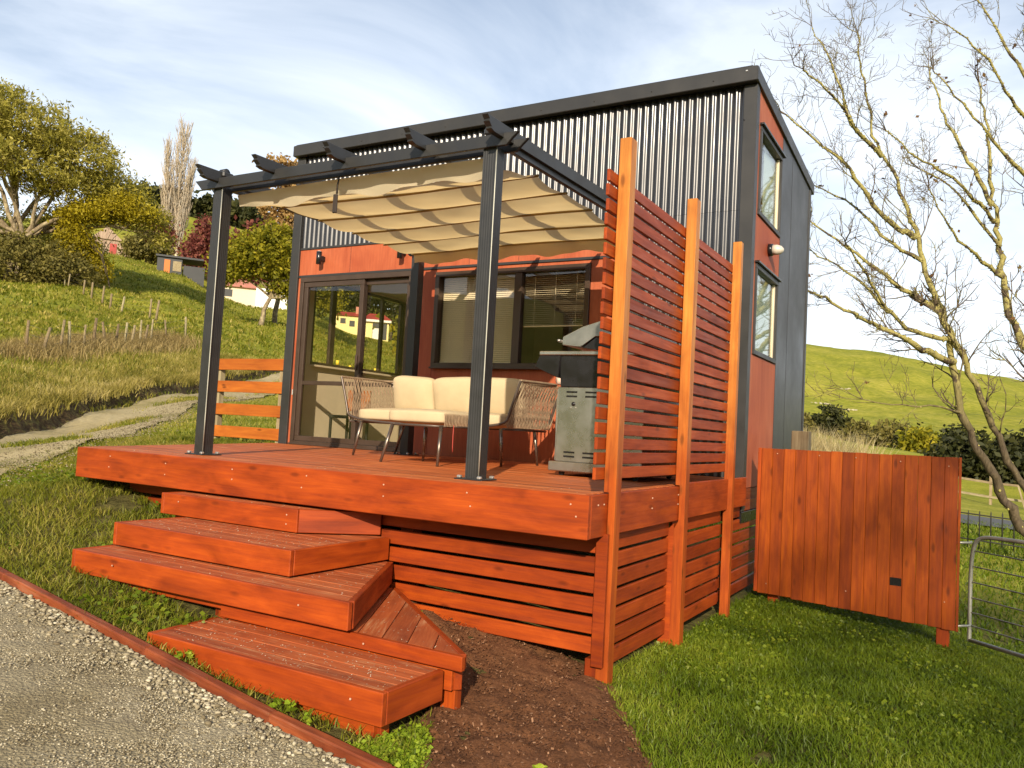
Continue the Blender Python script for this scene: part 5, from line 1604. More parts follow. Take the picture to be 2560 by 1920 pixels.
leafy_tree('autumn_tree', 'tall tree whose pale orange top shows above the pergola by the cabin roof', B, rel(B, [(0, 15.0, 0, 1.9, 1.6), (1.2, 13.6, 0, 1.8, 1.8), (-.3, 11.6, 0, 2.0, 2.0), (1.5, 10.0, 0, 2.4, 2.0)]), 0.25, 0.26, 380, 20, L_ORANGE, M_BARK, seed=35, spread=0.34)
# trees round the yellow farmhouse
for i, (x, y, lat, hh, m, lab) in enumerate(((-95, 104, 4.5, 15, L_DARK, 'dark evergreen behind the yellow farmhouse, left of its chimney'), (-88, 110, 5, 16, L_DARK, 'dark evergreen behind the yellow farmhouse, over its ridge'), (-80, 112, 5, 15, L_DARK, 'tall dark tree behind the garage of the yellow farmhouse'),
                                             (-104, 96, 4.5, 14, L_RED, 'brown-red tree behind the cream farmhouse'), (-42.6, 58.6, 1.2, 5.6, L_GREEN, 'green tree at the right edge of the view through the cabin door'), (-72, 104, 5, 13, L_GREEN, 'green tree right of the white garage'))):
    B = (x, y, h1(x, y) - .5)
    leafy_tree('farm_tree', lab, B, rel(B, [(0, hh * .6, 0, lat, hh * .36), (lat * .7, hh * .45, 0, lat * .7, hh * .28), (-lat * .7, hh * .45, 0, lat * .7, hh * .28)]), 0.25, 0.5, 260, 16, m, M_BARKD, group='trees around the farmhouses', seed=40 + i, spread=0.9)
# dark wood on the far hill
for i in range(9):
    x = -236 + i * 4.2 + random.uniform(-1.5, 1.5); y = 152 + i * 3.6 + random.uniform(-3, 3)
    B = (x, y, h1(x, y) - 1)
    leafy_tree('hill_tree', 'dark evergreen, %s from the left in the small wood on the far left hill' % ('first', 'second', 'third', 'fourth', 'fifth', 'sixth', 'seventh', 'eighth', 'ninth')[i], B, rel(B, [(0, 6, 0, 4.2, 5.0), (2, 4.5, 0, 3.5, 3.5)]), 0.3, 1.3, 90, 12, L_DARK, M_BARKD, group='small wood on the far left hill', seed=60 + i, spread=1.6)


# ------------------------------------------------------------------ bare poplar
def poplar():
    rng = np.random.default_rng(8)
    bx, by = -117.0, 86.9; bz = h1(bx, by) - .5
    t = thing('bare_poplar', (bx, by, bz), 'tall slender leafless poplar on the left hill', 'tree')
    acc = Acc(); tw = Acc()
    r_, d_ = lateral(bx, by)
    for lat, top, w in ((0.0, 24.5, 2.3), (-2.6, 20.5, 1.5), (1.8, 18.0, 1.3)):
        p0 = np.array([bx + r_.x * lat * .3, by + r_.y * lat * .3, bz]); p1 = np.array([bx + r_.x * (lat + .6), by + r_.y * (lat + .6), bz + top])
        limb(acc, p0, p1, 0.28, 0.03, rng, 0.01, 9)
        for i in range(260):
            u = rng.uniform(0.04, 0.93)
            a = rng.uniform(0, 6.28)
            st = p0 + (p1 - p0) * u
            L = top * (0.10 + 0.16 * (1 - u)) * rng.uniform(.7, 1.3)
            out = 1.35 * w * rng.uniform(.3, 1.0) * (1.0 - 0.55 * u) * (0.6 if u < .15 else 1)
            q = [st, st + np.array([math.cos(a) * out * .6, math.sin(a) * out * .6, L * .35]), st + np.array([math.cos(a) * out, math.sin(a) * out, L])]
            tw.tube(q, [0.06, 0.045, 0.02], 4)
            for k in range(2):
                s2 = q[1] + (q[2] - q[1]) * rng.uniform(0, .7)
                tw.tube([s2, s2 + np.array([rng.normal(0, .25), rng.normal(0, .25), L * .3])], [0.035, 0.015], 3)
    mb = bark_mat('poplar_bark', (0.34, 0.27, 0.18, 1), (0.58, 0.48, 0.35, 1), (0.66, 0.58, 0.46, 1), .4, .8)
    mobj('trunk', acc.mesh('trunk', mb), t)
    mobj('crown', tw.mesh('crown', mb), t)


poplar()

# ------------------------------------------------------------------ bare lichen-covered trees on the right
LIMBS_A = [
    [(0.95, 14.55, -1.75), (0.84, 14.47, -1.21), (0.59, 14.28, -0.67), (0.19, 14.0, 0.11), (-0.13, 13.78, 0.73), (-0.26, 13.67, 1.12), (-0.30, 13.63, 1.63), (-0.39, 13.58, 2.24), (-0.53, 13.52, 2.62), (-0.68, 13.46, 2.98), (-0.79, 13.42, 3.37), (-0.87, 13.39, 3.74), (-0.97, 13.37, 4.01), (-1.06, 13.35, 4.28), (-1.21, 13.29, 4.58), (-1.34, 13.25, 4.82), (-1.47, 13.2, 5.23), (-1.54, 13.18, 5.64), (-1.64, 13.14, 6.16), (-1.69, 13.14, 6.44), (-1.72, 13.15, 6.8)],
    [(1.05, 14.6, -1.75), (0.91, 14.48, -0.81), (0.69, 14.31, -0.22), (0.4, 14.1, 0.36), (0.07, 13.86, 1.14), (-0.15, 13.7, 1.73), (-0.33, 13.57, 2.07), (-0.5, 13.5, 2.42)],
    [(-1.34, 13.25, 4.82), (-1.5, 12.93, 4.95), (-1.68, 12.53, 5.1), (-1.82, 12.15, 5.34), (-2.01, 11.75, 5.46), (-2.17, 11.37, 5.54)],
    [(-1.60, 12.7, 5.05), (-1.72, 12.56, 5.17), (-1.93, 12.59, 5.91), (-2.08, 12.67, 6.31), (-2.32, 12.69, 6.81)],
    [(-0.85, 13.4, 3.55), (-1.16, 13.0, 3.72), (-1.46, 12.65, 4.04), (-1.71, 12.35, 4.44), (-2.08, 12.02, 4.74), (-2.45, 11.7, 5.06)],
    [(-0.75, 13.44, 3.2), (-1.11, 13.11, 3.39), (-1.4, 12.99, 3.68), (-1.61, 12.92, 3.95), (-1.91, 12.81, 4.14), (-2.24, 12.68, 4.31)],
    [(-0.46, 13.55, 2.42), (-0.81, 13.33, 2.63), (-1.16, 13.18, 2.92), (-1.46, 13.07, 3.08), (-1.67, 13.01, 3.31), (-1.97, 12.89, 3.54), (-2.27, 12.78, 3.77)],
    [(-0.38, 13.58, 2.04), (-0.84, 12.98, 2.07), (-1.12, 12.5, 2.29), (-1.31, 12.06, 2.65), (-1.46, 11.66, 2.91), (-1.53, 11.31, 3.01)],
    [(-0.30, 13.63, 1.70), (-0.78, 12.99, 1.88), (-1.19, 12.4, 2.06), (-1.5, 11.88, 2.17), (-1.79, 11.36, 2.33), (-1.95, 10.93, 2.35)],
    [(-1.12, 12.6, 2.30), (-1.53, 12.9, 2.81), (-1.87, 13.1, 3.1), (-2.31, 13.3, 3.42)],
    [(-0.20, 13.7, 0.95), (-0.55, 13.3, 1.02), (-1.0, 13.0, 0.98), (-1.45, 12.8, 1.06)],
]
RAD_A = [(0.105, 0.009), (0.085, 0.045), (0.045, 0.010), (0.030, 0.007), (0.058, 0.012), (0.040, 0.009), (0.055, 0.014), (0.05, 0.012), (0.065, 0.016), (0.036, 0.010), (0.026, 0.008)]
LIMBS_B = [
    [(1.45, 16.3, -1.75), (1.2, 16.1, 0.2), (0.93, 16.06, 1.65), (0.67, 15.95, 2.26), (0.45, 15.87, 2.73), (0.34, 15.84, 3.36), (0.27, 15.84, 3.85), (0.2, 15.84, 4.42), (0.16, 15.86, 4.99), (0.08, 15.83, 5.8), (0.04, 15.86, 6.19), (-0.07, 15.83, 6.82)],
    [(0.34, 15.84, 3.36), (-0.04, 15.3, 3.61), (-0.29, 14.85, 3.79), (-0.51, 14.44, 4.11), (-0.72, 14.09, 4.49)],
    [(0.2, 15.84, 4.32), (-0.19, 15.1, 4.66), (-0.5, 14.6, 4.86), (-0.85, 14.12, 4.97), (-1.32, 13.6, 5.35)],
    [(0.17, 15.8, 4.6), (-0.21, 15.65, 5.41), (-0.49, 15.81, 6.06), (-0.79, 16.01, 6.93), (-0.88, 16.36, 7.38)],
    [(0.68, 16.03, 6.08), (0.31, 15.5, 6.49), (0.08, 15.2, 6.89), (-0.27, 14.92, 7.22), (-0.52, 14.74, 7.41)],
    [(0.65, 16.05, 6.81), (0.3, 15.8, 7.46), (0.04, 15.9, 8.04), (-0.13, 16.16, 8.48)],
    [(0.77, 16.04, 5.0), (0.33, 15.55, 5.4), (0.04, 15.24, 5.74), (-0.28, 15.0, 6.15), (-0.73, 14.69, 6.65)],
    [(0.3, 15.83, 3.89), (-0.03, 15.55, 4.33), (-0.39, 15.34, 4.78), (-0.58, 15.33, 4.99), (-0.92, 15.24, 5.19)],
    [(1.1, 16.1, 1.0), (0.88, 16.06, 3.3), (0.77, 16.04, 4.79), (0.68, 16.03, 6.24), (0.64, 16.09, 7.03), (0.61, 16.16, 7.92)],
    [(0.9, 16.06, 3.0), (1.3, 15.9, 4.2), (1.6, 15.8, 5.4), (1.7, 15.9, 6.9)],
]
RAD_B = [(0.14, 0.014), (0.045, 0.010), (0.05, 0.010), (0.05, 0.012), (0.045, 0.010), (0.04, 0.010), (0.05, 0.010), (0.04, 0.010), (0.09, 0.025), (0.06, 0.015)]


def bare_tree(name, label, limbs, rads, seed, twig_n, leaves):
    rng = np.random.default_rng(seed)
    base = limbs[0][0]
    t = thing(name, base, label, 'tree')
    acc = Acc(); tw = Acc(); lich = []
    tips = []
    def twig(p, d, L, r, depth):
        n = 5
        pts = [np.array(p)]
        d = d / np.linalg.norm(d)
        for k in range(n):
            d = d + rng.normal(0, .16, 3) + np.array([0, 0, .05]); d /= np.linalg.norm(d)
            pts.append(pts[-1] + d * L / n)
        tw.tube(pts, np.linspace(r, max(r * .35, .0022), n + 1), 4 if depth else 5)
        tips.append(pts[-1])
        if depth < 2:
            for k in range(rng.integers(3, 6)):
                i = rng.integers(1, n + 1)
                s = np.cross(d, rng.normal(0, 1, 3)); s /= np.linalg.norm(s)
                twig(pts[i], d * .7 + s * rng.uniform(.5, 1.0), L * rng.uniform(.3, .6), max(r * .55, .0028), depth + 1)
    for L, (r0, r1) in zip(limbs, rads):
        P = np.array(L, float)
        # resample with a little kink
        dd = np.concatenate([[0], np.cumsum(np.linalg.norm(np.diff(P, axis=0), axis=1))])
        n = max(8, int(dd[-1] / 0.16))
        tt = np.linspace(0, dd[-1], n)
        Q = np.stack([np.interp(tt, dd, P[:, k]) for k in range(3)], -1)
        Q[1:-1] += rng.normal(0, .010 + r0 * .10, (n - 2, 3))
        rad = (r0 + (r1 - r0) * (tt / dd[-1]) ** 0.85) * 0.78
        rad = rad * (1 + rng.uniform(-.10, .14, n))
        acc.tube(Q, rad, 8 if r0 > .05 else 6)
        # lichen cushions
        for k in range(int(dd[-1] * 55)):
            i = rng.integers(0, n - 1); u = rng.uniform(0, 1)
            if Q[i][2] < 1.6 and rng.uniform() < .9: continue
            c = Q[i] * (1 - u) + Q[i + 1] * u; dv = rng.normal(0, 1, 3); dv /= np.linalg.norm(dv)
            lich.append((c + dv * rad[i] * 0.95, rng.uniform(.006, .017) + rad[i] * .12))
        s0 = 0.15 if r0 > .09 else .12
        nt = int(twig_n * dd[-1])
        for k in range(nt):
            u = rng.uniform(s0, 1.0) ** .8
            i = min(int(u * (n - 1)), n - 2)
            if Q[i][2] < .6: continue
            d = Q[i + 1] - Q[i]; d /= np.linalg.norm(d)
            s = np.cross(d, rng.normal(0, 1, 3)); s /= np.linalg.norm(s)
            twig(Q[i], d * .8 + s * rng.uniform(.5, 1.1) + np.array([0, 0, .25]), rng.uniform(.35, .95), max(.0045, rad[i] * .30), 0)
        d = Q[-1] - Q[-2]; d /= np.linalg.norm(d)
        for k in range(3): twig(Q[-1], d + rng.normal(0, .3, 3), rng.uniform(.4, .8), r1 * .8, 0)
    mobj('trunk', acc.mesh('trunk', M_LICHEN), t)
    mobj('twigs', tw.mesh('twigs', M_TWIG), t)
    # lichen cushions as small octahedra
    C = np.array([c for c, s in lich]); S = np.array([s for c, s in lich])
    O = np.array([(1, 0, 0), (-1, 0, 0), (0, 1, 0), (0, -1, 0), (0, 0, 1), (0, 0, -1)], float)
    OF = np.array([(0, 2, 4), (2, 1, 4), (1, 3, 4), (3, 0, 4), (2, 0, 5), (1, 2, 5), (3, 1, 5), (0, 3, 5)])
    V = (C[:, None] + O[None] * S[:, None, None] * rng.uniform(.6, 1.4, (len(C), 6, 1))).reshape(-1, 3)
    F = (np.arange(len(C))[:, None, None] * 6 + OF[None]).reshape(-1, 3)
    mobj('lichen', npmesh('lichen', V, F, M_LICH, True), t)
    if leaves:
        tp = np.array(tips)[rng.choice(len(tips), leaves)]
        V, F, tint = leaf_cloud(tp, np.ones(len(tp)), 2, .03, .055, rng, 1.3, .4)
        mobj('dead_leaves', npmesh('dead_leaves', V, F, L_DEAD, False, tint), t)
    return t


M_TWIG = bark_mat('twig_bark', (0.07, 0.05, 0.032, 1), (0.17, 0.125, 0.08, 1), (0.30, 0.26, 0.10, 1), 0.5, 4.0)
M_LICH = plain('yellow_green_lichen', (0.34, 0.30, 0.10, 1), 0.9, 0, 0.35, 12.0, 0.3, 0.1)
L_DEAD = leaf_mat('dead_leaf', (0.06, 0.03, 0.012, 1), (0.16, 0.08, 0.025, 1), (0.28, 0.17, 0.05, 1), 0.25)
bare_tree('bare_tree', 'leafless tree with yellow lichen on its limbs leaning towards the cabin', LIMBS_A, RAD_A, 4, 3.2, 20)
bare_tree('bare_tree', 'leafless twiggy tree at the right edge of the picture', LIMBS_B, RAD_B, 9, 2.5, 60)

# ------------------------------------------------------------------ shrubs on the right, rocks
SHR = [(-20.5, 138, 2.4, L_DARK, 'tallest dark round bush at the foot of the right hill near the cabin wall'), (-25.0, 136, 1.6, L_BUSH, 'low bush beside the cabin wall at the foot of the right hill'), (-15.5, 133, 1.9, L_BUSH, 'brownish bush above the dry grass at the foot of the right hill'),
       (-10.5, 128, 2.3, L_BUSH, 'grey-brown bush above the middle of the board fence'), (-7.5, 126, 1.9, L_DARK, 'dark bush above the right half of the board fence'), (-3.2, 150, 2.3, L_DARK, 'isolated round dark bush on the right hill slope'),
       (-13.0, 150, 1.4, L_BUSH, 'small bush on the slope above the dry grass'), (-6.0, 112, 1.6, L_GREEN, 'green bush low on the slope behind the fence corner')]
for i, (x, y, r_, m, lab) in enumerate(SHR):
    B = (x, y, h1(x, y) - .2)
    leafy_tree('hill_shrub', lab, B, rel(B, [(0, r_ * .95, 0, r_ * 1.1, r_), (r_ * .7, r_ * .6, 0, r_ * .8, r_ * .65), (-r_ * .7, r_ * .6, 0, r_ * .8, r_ * .65)]), .12, .42, 150, 16, m, M_BARKD, 'shrub', 'bushes at the foot of the right hill', seed=80 + i, spread=.5)
HED = [(-0.2, 60, 2.0, 'dark hedge tree above the paddock fence'), (1.6, 61, 1.9, 'dark hedge tree behind the leaning trunks'), (3.8, 60, 2.8, 'tall dark hedge tree at the right picture edge')]
for i, (x, y, r_, lab) in enumerate(HED):
    B = (x, y, h1(x, y) - .2)
    leafy_tree('hedge_tree', lab, B, rel(B, [(0, r_ * .8, 0, r_ * .9, r_ * .8), (r_ * .6, r_ * .55, 0, r_ * .7, r_ * .55), (-r_ * .6, r_ * .55, 0, r_ * .7, r_ * .55)]), .12, .26, 260, 18, L_DARK, M_BARKD, 'tree', 'dark hedge beyond the paddock', seed=95 + i, spread=.34)
rk = plain('limestone', (0.42, 0.37, 0.24, 1), .9, 0, .3, .6, .3)
for i, (x, y, w, lab) in enumerate(((-42, 262, 3.2, 'long pale limestone ledge across the right hill'), (-33, 256, 2.4, 'pale limestone ledge right of the long one'), (-40, 300, 1.6, 'pale rock high on the right hill'))):
    rng = np.random.default_rng(i)
    bm = bmesh.new()
    for k in range(9):
        m_ = Matrix.Translation((rng.uniform(-w, w), rng.uniform(-.6, .6), rng.uniform(-.1, .15))) @ Matrix.Rotation(rng.uniform(0, 3), 4, 'Z') @ Matrix.Diagonal((rng.uniform(.3, .9), rng.uniform(.3, .7), rng.uniform(.15, .4), 1))
        g_ = bmesh.ops.create_icosphere(bm, subdivisions=1, radius=1.0, matrix=m_)
        for v in g_['verts']: v.co += Vector(rng.normal(0, .06, 3))
    me = bpy.data.meshes.new('rock_ledge'); bm.to_mesh(me); bm.free(); me.materials.append(rk)
    o = put(bpy.data.objects.new('rock_ledge', me), Matrix.Translation((x, y, h1(x, y) + .1)) @ Matrix.Rotation(.1 * i - .2, 4, 'Z'))
    tag(o, lab, 'rock', 'limestone ledges on the right hill')

# shade trees standing on the slope behind the photographer
for i, (x, y, lob) in enumerate(((19.6, -34.6, [(0, 0, 19.5, 1.5, 1.5, 2.0), (.9, .4, 17.6, 1.3, 1.3, 1.4), (1.3, .6, 20.8, 1.2, 1.2, 1.3), (-.3, -.2, 22.0, 1.0, 1.0, 1.2)]), (23.6, -34.0, [(0, 0, 17.5, 2.2, 2.2, 3.0), (.6, 0, 21, 1.6, 1.6, 2.0)]))):
    B = (x, y, h1(x, y) - .2)
    leafy_tree('shade_tree', ('tall thin tree outside the picture whose shade dapples the board fence', 'tall dense tree outside the picture that shades the right lawn')[i], B, lob, .2, .22, (36, 28)[i], 12, L_SHADE, M_BARKD, seed=120 + i, spread=.34)

# ------------------------------------------------------------------ ground cover
def inpoly(x, y, poly):
    c = np.zeros(len(x), bool); n = len(poly)
    for i in range(n):
        x1, y1 = poly[i]; x2, y2 = poly[(i + 1) % n]
        hit = ((y1 > y) != (y2 > y)) & (x < (x2 - x1) * (y - y1) / (y2 - y1 + 1e-12) + x1)
        c ^= hit
    return c


EXCL = [[(-6.05, 4.3), (-1.84, 4.3), (-1.84, 7.5), (-7.9, 7.5)], T1, T2, T3, T4, T5, [(-7.75, 7.4), (-1.80, 7.4), (-1.80, 10.4), (-7.75, 10.4)]]
BED = [(-0.88, 2.30), (-1.04, 3.2), (-1.38, 3.72), (-1.66, 4.1), (-1.9, 4.42), (-2.4, 4.45), (-3.4, 4.45), (-3.5, 3.9), (-2.9, 3.6), (-2.5, 3.4), (-2.2, 3.2), (-2.08, 3.05), (-1.96, 2.85), (-1.82, 2.62)]
DRV = EDGE + DRIVE_NEAR[::-1]
TRK = TRK_NEAR + TRK_FAR[::-1]


def scatter(x0, x1, y0, y1, n, rng, keep=None, excl=True):
    x = rng.uniform(x0, x1, n); y = rng.uniform(y0, y1, n)
    ok = np.ones(n, bool)
    if excl:
        for p in EXCL: ok &= ~inpoly(x, y, p)
        ok &= ~inpoly(x, y, BED); ok &= ~inpoly(x, y, DRV)
    if keep is not None: ok &= keep(x, y)
    return x[ok], y[ok]


def in_sight(x, y, margin=1.35):
    """roughly inside the camera's cone, with a generous margin"""
    dx, dy = x - CAM_POS.x, y - CAM_POS.y
    f = dx * fwd.x + dy * fwd.y; s = dx * rgt.x + dy * rgt.y
    return (f > 0.6) & (np.abs(s) < 0.64 * margin * f + 0.5)


def blades(name, x, y, hgt, wid, rng, mat, lean=0.5, tint=None, zoff=0.0, label=None):
    n = len(x)
    z = H(x, y) + zoff - 0.008
    h = hgt * rng.uniform(0.5, 1.35, n)
    a = rng.uniform(0, 2 * np.pi, n)
    d = np.stack([np.cos(a), np.sin(a)], -1)
    l = lean * rng.uniform(0.2, 1.3, n) * h
    w = wid * rng.uniform(0.7, 1.3, n)
    s = np.stack([-d[:, 1], d[:, 0]], -1)
    tw = rng.normal(0, .6, n); s = np.stack([s[:, 0] * np.cos(tw) - s[:, 1] * np.sin(tw), s[:, 0] * np.sin(tw) + s[:, 1] * np.cos(tw)], -1)
    P = np.stack([x, y], -1)
    def pt(k, side, ww): return np.concatenate([P + d * (l * k ** 1.8)[:, None] + s * (w * side * ww)[:, None], (z + h * (k - 0.18 * k * k))[:, None]], 1)
    o = np.ones(n)
    V = np.stack([pt(o * 0, -.5, 1), pt(o * 0, .5, 1), pt(o * .55, .5, .8), pt(o * .55, -.5, .8), pt(o, 0, 0)], 1).reshape(-1, 3)
    b = np.arange(n)[:, None] * 5
    F = np.concatenate([b + np.array([[0, 1, 2]]), b + np.array([[0, 2, 3]]), b + np.array([[3, 2, 4]])], 0)
    t = rng.uniform(0, 1, n) if tint is None else tint
    ob = mobj(name, npmesh(name, V, F, mat, False, np.repeat(t, 5)))
    tag(ob, label, 'grass', kind='stuff')
    return ob


G_LAWN = leaf_mat('lawn_blade', (0.062, 0.098, 0.005, 1), (0.14, 0.20, 0.010, 1), (0.28, 0.31, 0.03, 1), 0.42, 0.45)
G_ROUGH = leaf_mat('rough_blade', (0.085, 0.115, 0.007, 1), (0.22, 0.225, 0.018, 1), (0.50, 0.40, 0.10, 1), 0.4, 0.5)
G_STRAW = leaf_mat('straw_blade', (0.16, 0.14, 0.02, 1), (0.36, 0.29, 0.06, 1), (0.60, 0.48, 0.19, 1), 0.4, 0.6)
G_DRY = leaf_mat('dry_blade', (0.36, 0.27, 0.11, 1), (0.58, 0.46, 0.22, 1), (0.74, 0.64, 0.36, 1), 0.45, 0.6)
rg = np.random.default_rng(77)


def patch_tint(x, y, rng, bias=0.0):
    t = 0.75 * (vnoise(x, y, 1.7, 51) - .5) + 0.35 * (vnoise(x, y, 6.0, 52) - .5) + 0.5 * rng.uniform(0, 1, len(x)) ** 1.5 + .30 + bias
    return np.clip(t, 0, 1)


x, y = scatter(-2.1, 3.4, 2.3, 8.6, 255000, rg, lambda x, y: in_sight(x, y, 1.2) & (vnoise(x, y, 2.3, 61) * .6 + vnoise(x, y, 9.0, 62) * .4 > 0.25 - .12 * np.clip((y - 3) / 3, 0, 1) + .10 * np.exp(-((x + 1.75) ** 2 + (y - 5.7) ** 2 * .3) / .06) + .25 * np.exp(-((x + .5) ** 2 * .5 + (y - 7.5) ** 2) / .02)))
blades('lawn_grass', x, y, 0.060, 0.0062, rg, G_LAWN, 0.9, patch_tint(x, y, rg, -.12), label='short green lawn right of the deck')
# broad-leaved weeds and clover in the lawn
x, y = scatter(-2.0, 3.2, 2.4, 8.4, 9000, rg, lambda x, y: in_sight(x, y, 1.2) & (vnoise(x, y, 1.6, 68) > .55))
P = np.stack([x, y, H(x, y) + .022], -1)
V, F, tint = leaf_cloud(P, np.ones(len(P)), 4, .014, .022, rg, 1.25, 0, .75)
o = mobj('lawn_weeds', npmesh('lawn_weeds', V, F, G_LAWN, False, np.clip(tint * .8 + .25, 0, 1))); tag(o, 'clover and broad-leaved weeds in the lawn', 'clover', kind='stuff')
x, y = scatter(-8.5, -3.6, 2.75, 5.0, 3500, rg, lambda x, y: in_sight(x, y, 1.2) & (vnoise(x, y, 1.6, 69) > .5))
P = np.stack([x, y, H(x, y) + .03], -1)
V, F, tint = leaf_cloud(P, np.ones(len(P)), 4, .018, .026, rg, 1.3, 0, .7)
o = mobj('verge_weeds', npmesh('verge_weeds', V, F, G_LAWN, False, tint)); tag(o, 'low broad-leaved weeds left of the steps', 'clover', kind='stuff')
x, y = scatter(-4, 8, 8.4, 22, 42000, rg, lambda x, y: in_sight(x, y, 1.2))
blades('back_lawn_grass', x, y, 0.10, 0.018, rg, G_LAWN, 0.8, patch_tint(x, y, rg, -.05), label='grass beyond the board fence and gate')
x, y = scatter(-9.5, -2.0, 2.62, 7.4, 120000, rg, lambda x, y: in_sight(x, y, 1.3) & (vnoise(x, y, 2.6, 63) * .6 + vnoise(x, y, 9.0, 64) * .4 > 0.24 + .3 * np.exp(-((x + 5.6) ** 2 * .4 + (y - 4.0) ** 2) / .08)))
blades('rough_grass', x, y, 0.075, 0.0066, rg, G_ROUGH, 1.0, patch_tint(x, y, rg, -.14), label='rough mixed grass left of the steps')
x, y = scatter(-24, -7.5, 3.5, 22, 75000, rg, lambda x, y: in_sight(x, y, 1.2) & ~inpoly(x, y, TRK))
blades('verge_grass', x, y, 0.075, 0.016, rg, G_ROUGH, 0.9, patch_tint(x, y, rg, .05), label='rough grass between the deck and the track')
# grass ridge down the middle of the track
tn, tf = np.array(TRK_NEAR), np.array(TRK_FAR)
k_ = rg.uniform(0.1, 0.85, 16000)
def along(P, t):
    d_ = np.concatenate([[0], np.cumsum(np.linalg.norm(np.diff(P, axis=0), axis=1))]); return np.stack([np.interp(t * d_[-1], d_, P[:, i]) for i in range(2)], -1)
q = along(tn, k_) * .58 + along(tf, k_) * .42 + rg.normal(0, .22, (len(k_), 2))
q = q[vnoise(q[:, 0], q[:, 1], .8, 66) > .38]
blades('track_grass', q[:, 0], q[:, 1], 0.09, 0.018, rg, G_ROUGH, 0.9, patch_tint(q[:, 0], q[:, 1], rg, .1), .03, label='grass ridge between the wheel ruts of the track')
# long grass on the bank and up the slope
i_ = rg.integers(0, len(BANK_L), 42000); off = np.where(rg.uniform(0, 1, 42000) < .45, rg.uniform(.14, .9, 42000), np.abs(rg.normal(0, 1.0, 42000)) * 2.2 + .30)
q = BANK_L[i_] + BANK_N[i_] * off[:, None] + rg.normal(0, .12, (42000, 2))
bz_ = np.interp(off, [0.1, .24, .36, .60, .95], [.20, .30, .28, .18, 0.0])
blades('bank_grass', q[:, 0], q[:, 1], 0.26, 0.020, rg, G_STRAW, 0.8, patch_tint(q[:, 0], q[:, 1], rg, -.05), bz_, label='long yellow grass along the top of the earth bank')
x, y = scatter(-46, -16, 8, 34, 70000, rg, lambda x, y: in_sight(x, y, 1.2) & ~inpoly(x, y, TRK) & (x < -15.5 - 0.62 * (y - 8.5)), False)
blades('hillside_grass', x, y, 0.18, 0.030, rg, G_ROUGH, 0.8, patch_tint(x, y, rg, .02), label='rough tussock grass on the lower hillside')
x, y = scatter(-95, -34, 18, 75, 45000, rg, lambda x, y: in_sight(x, y, 1.15), False)
blades('upper_hillside_grass', x, y, 0.26, 0.10, rg, G_ROUGH, 0.8, patch_tint(x, y, rg, -.02), label='grass on the upper left hillside')
# brown dead growth along the lower fence
xx = np.concatenate([np.full(700, a) + rg.normal(0, .8, 700) for a in np.linspace(-27, -36, 16)]); yy = np.concatenate([np.full(700, b) + rg.normal(0, .8, 700) for b in np.linspace(14.6, 27, 16)])
blades('dead_growth', xx, yy, 0.55, 0.022, rg, leaf_mat('dead_growth', (0.16, 0.11, 0.04, 1), (0.32, 0.23, 0.08, 1), (0.50, 0.38, 0.16, 1), .3), 0.8, None, label='brown dead stalks along the lower post fence')
# pale dry grass behind the board fence
x = np.clip(rg.normal(-5.6, 1.3, 9000), -8.5, -3.0) + rg.uniform(-.3, .3, 9000); y = rg.normal(27, 1.6, 9000)
blades('dry_grass', x, y, 2.1, 0.030, rg, G_DRY, 0.35, None, label='stand of tall pale dry grass behind the board fence')


# ------------------------------------------------------------------ gravel, mulch chips, litter

ICO_T = (1 + 5 ** .5) / 2
ICO = np.array([(-1, ICO_T, 0), (1, ICO_T, 0), (-1, -ICO_T, 0), (1, -ICO_T, 0), (0, -1, ICO_T), (0, 1, ICO_T), (0, -1, -ICO_T), (0, 1, -ICO_T), (ICO_T, 0, -1), (ICO_T, 0, 1), (-ICO_T, 0, -1), (-ICO_T, 0, 1)], float)
ICO /= np.linalg.norm(ICO[0])
ICOF = np.array([(0, 11, 5), (0, 5, 1), (0, 1, 7), (0, 7, 10), (0, 10, 11), (1, 5, 9), (5, 11, 4), (11, 10, 2), (10, 7, 6), (7, 1, 8), (3, 9, 4), (3, 4, 2), (3, 2, 6), (3, 6, 8), (3, 8, 9), (4, 9, 5), (2, 4, 11), (6, 2, 10), (8, 6, 7), (9, 8, 1)])


def pebble_mat():
    k = NT('pebble')
    at = k.n('Attribute'); at.attribute_name = 'tint'
    c = k.ramp(at.outputs['Fac'], [(0.0, (0.10, 0.075, 0.040, 1)), (0.35, (0.24, 0.195, 0.115, 1)), (0.7, (0.38, 0.325, 0.215, 1)), (1.0, (0.54, 0.48, 0.34, 1))])
    n = k.noise(k.geo(), 180.0, 3.0, .6)
    c = k.mix(.4, c, k.ramp(n, [(.3, (.6, .6, .6, 1)), (.7, (1.2, 1.2, 1.2, 1))]), 'MULTIPLY')
    k.pbr(c, .8, k.bump(n, .3, .002), spec=.3); return k.m


OCT = np.array([(1, 0, 0), (-1, 0, 0), (0, 1, 0), (0, -1, 0), (0, 0, 1), (0, 0, -1)], float)
OCTF = np.array([(0, 2, 4), (2, 1, 4), (1, 3, 4), (3, 0, 4), (2, 0, 5), (1, 2, 5), (3, 1, 5), (0, 3, 5)])


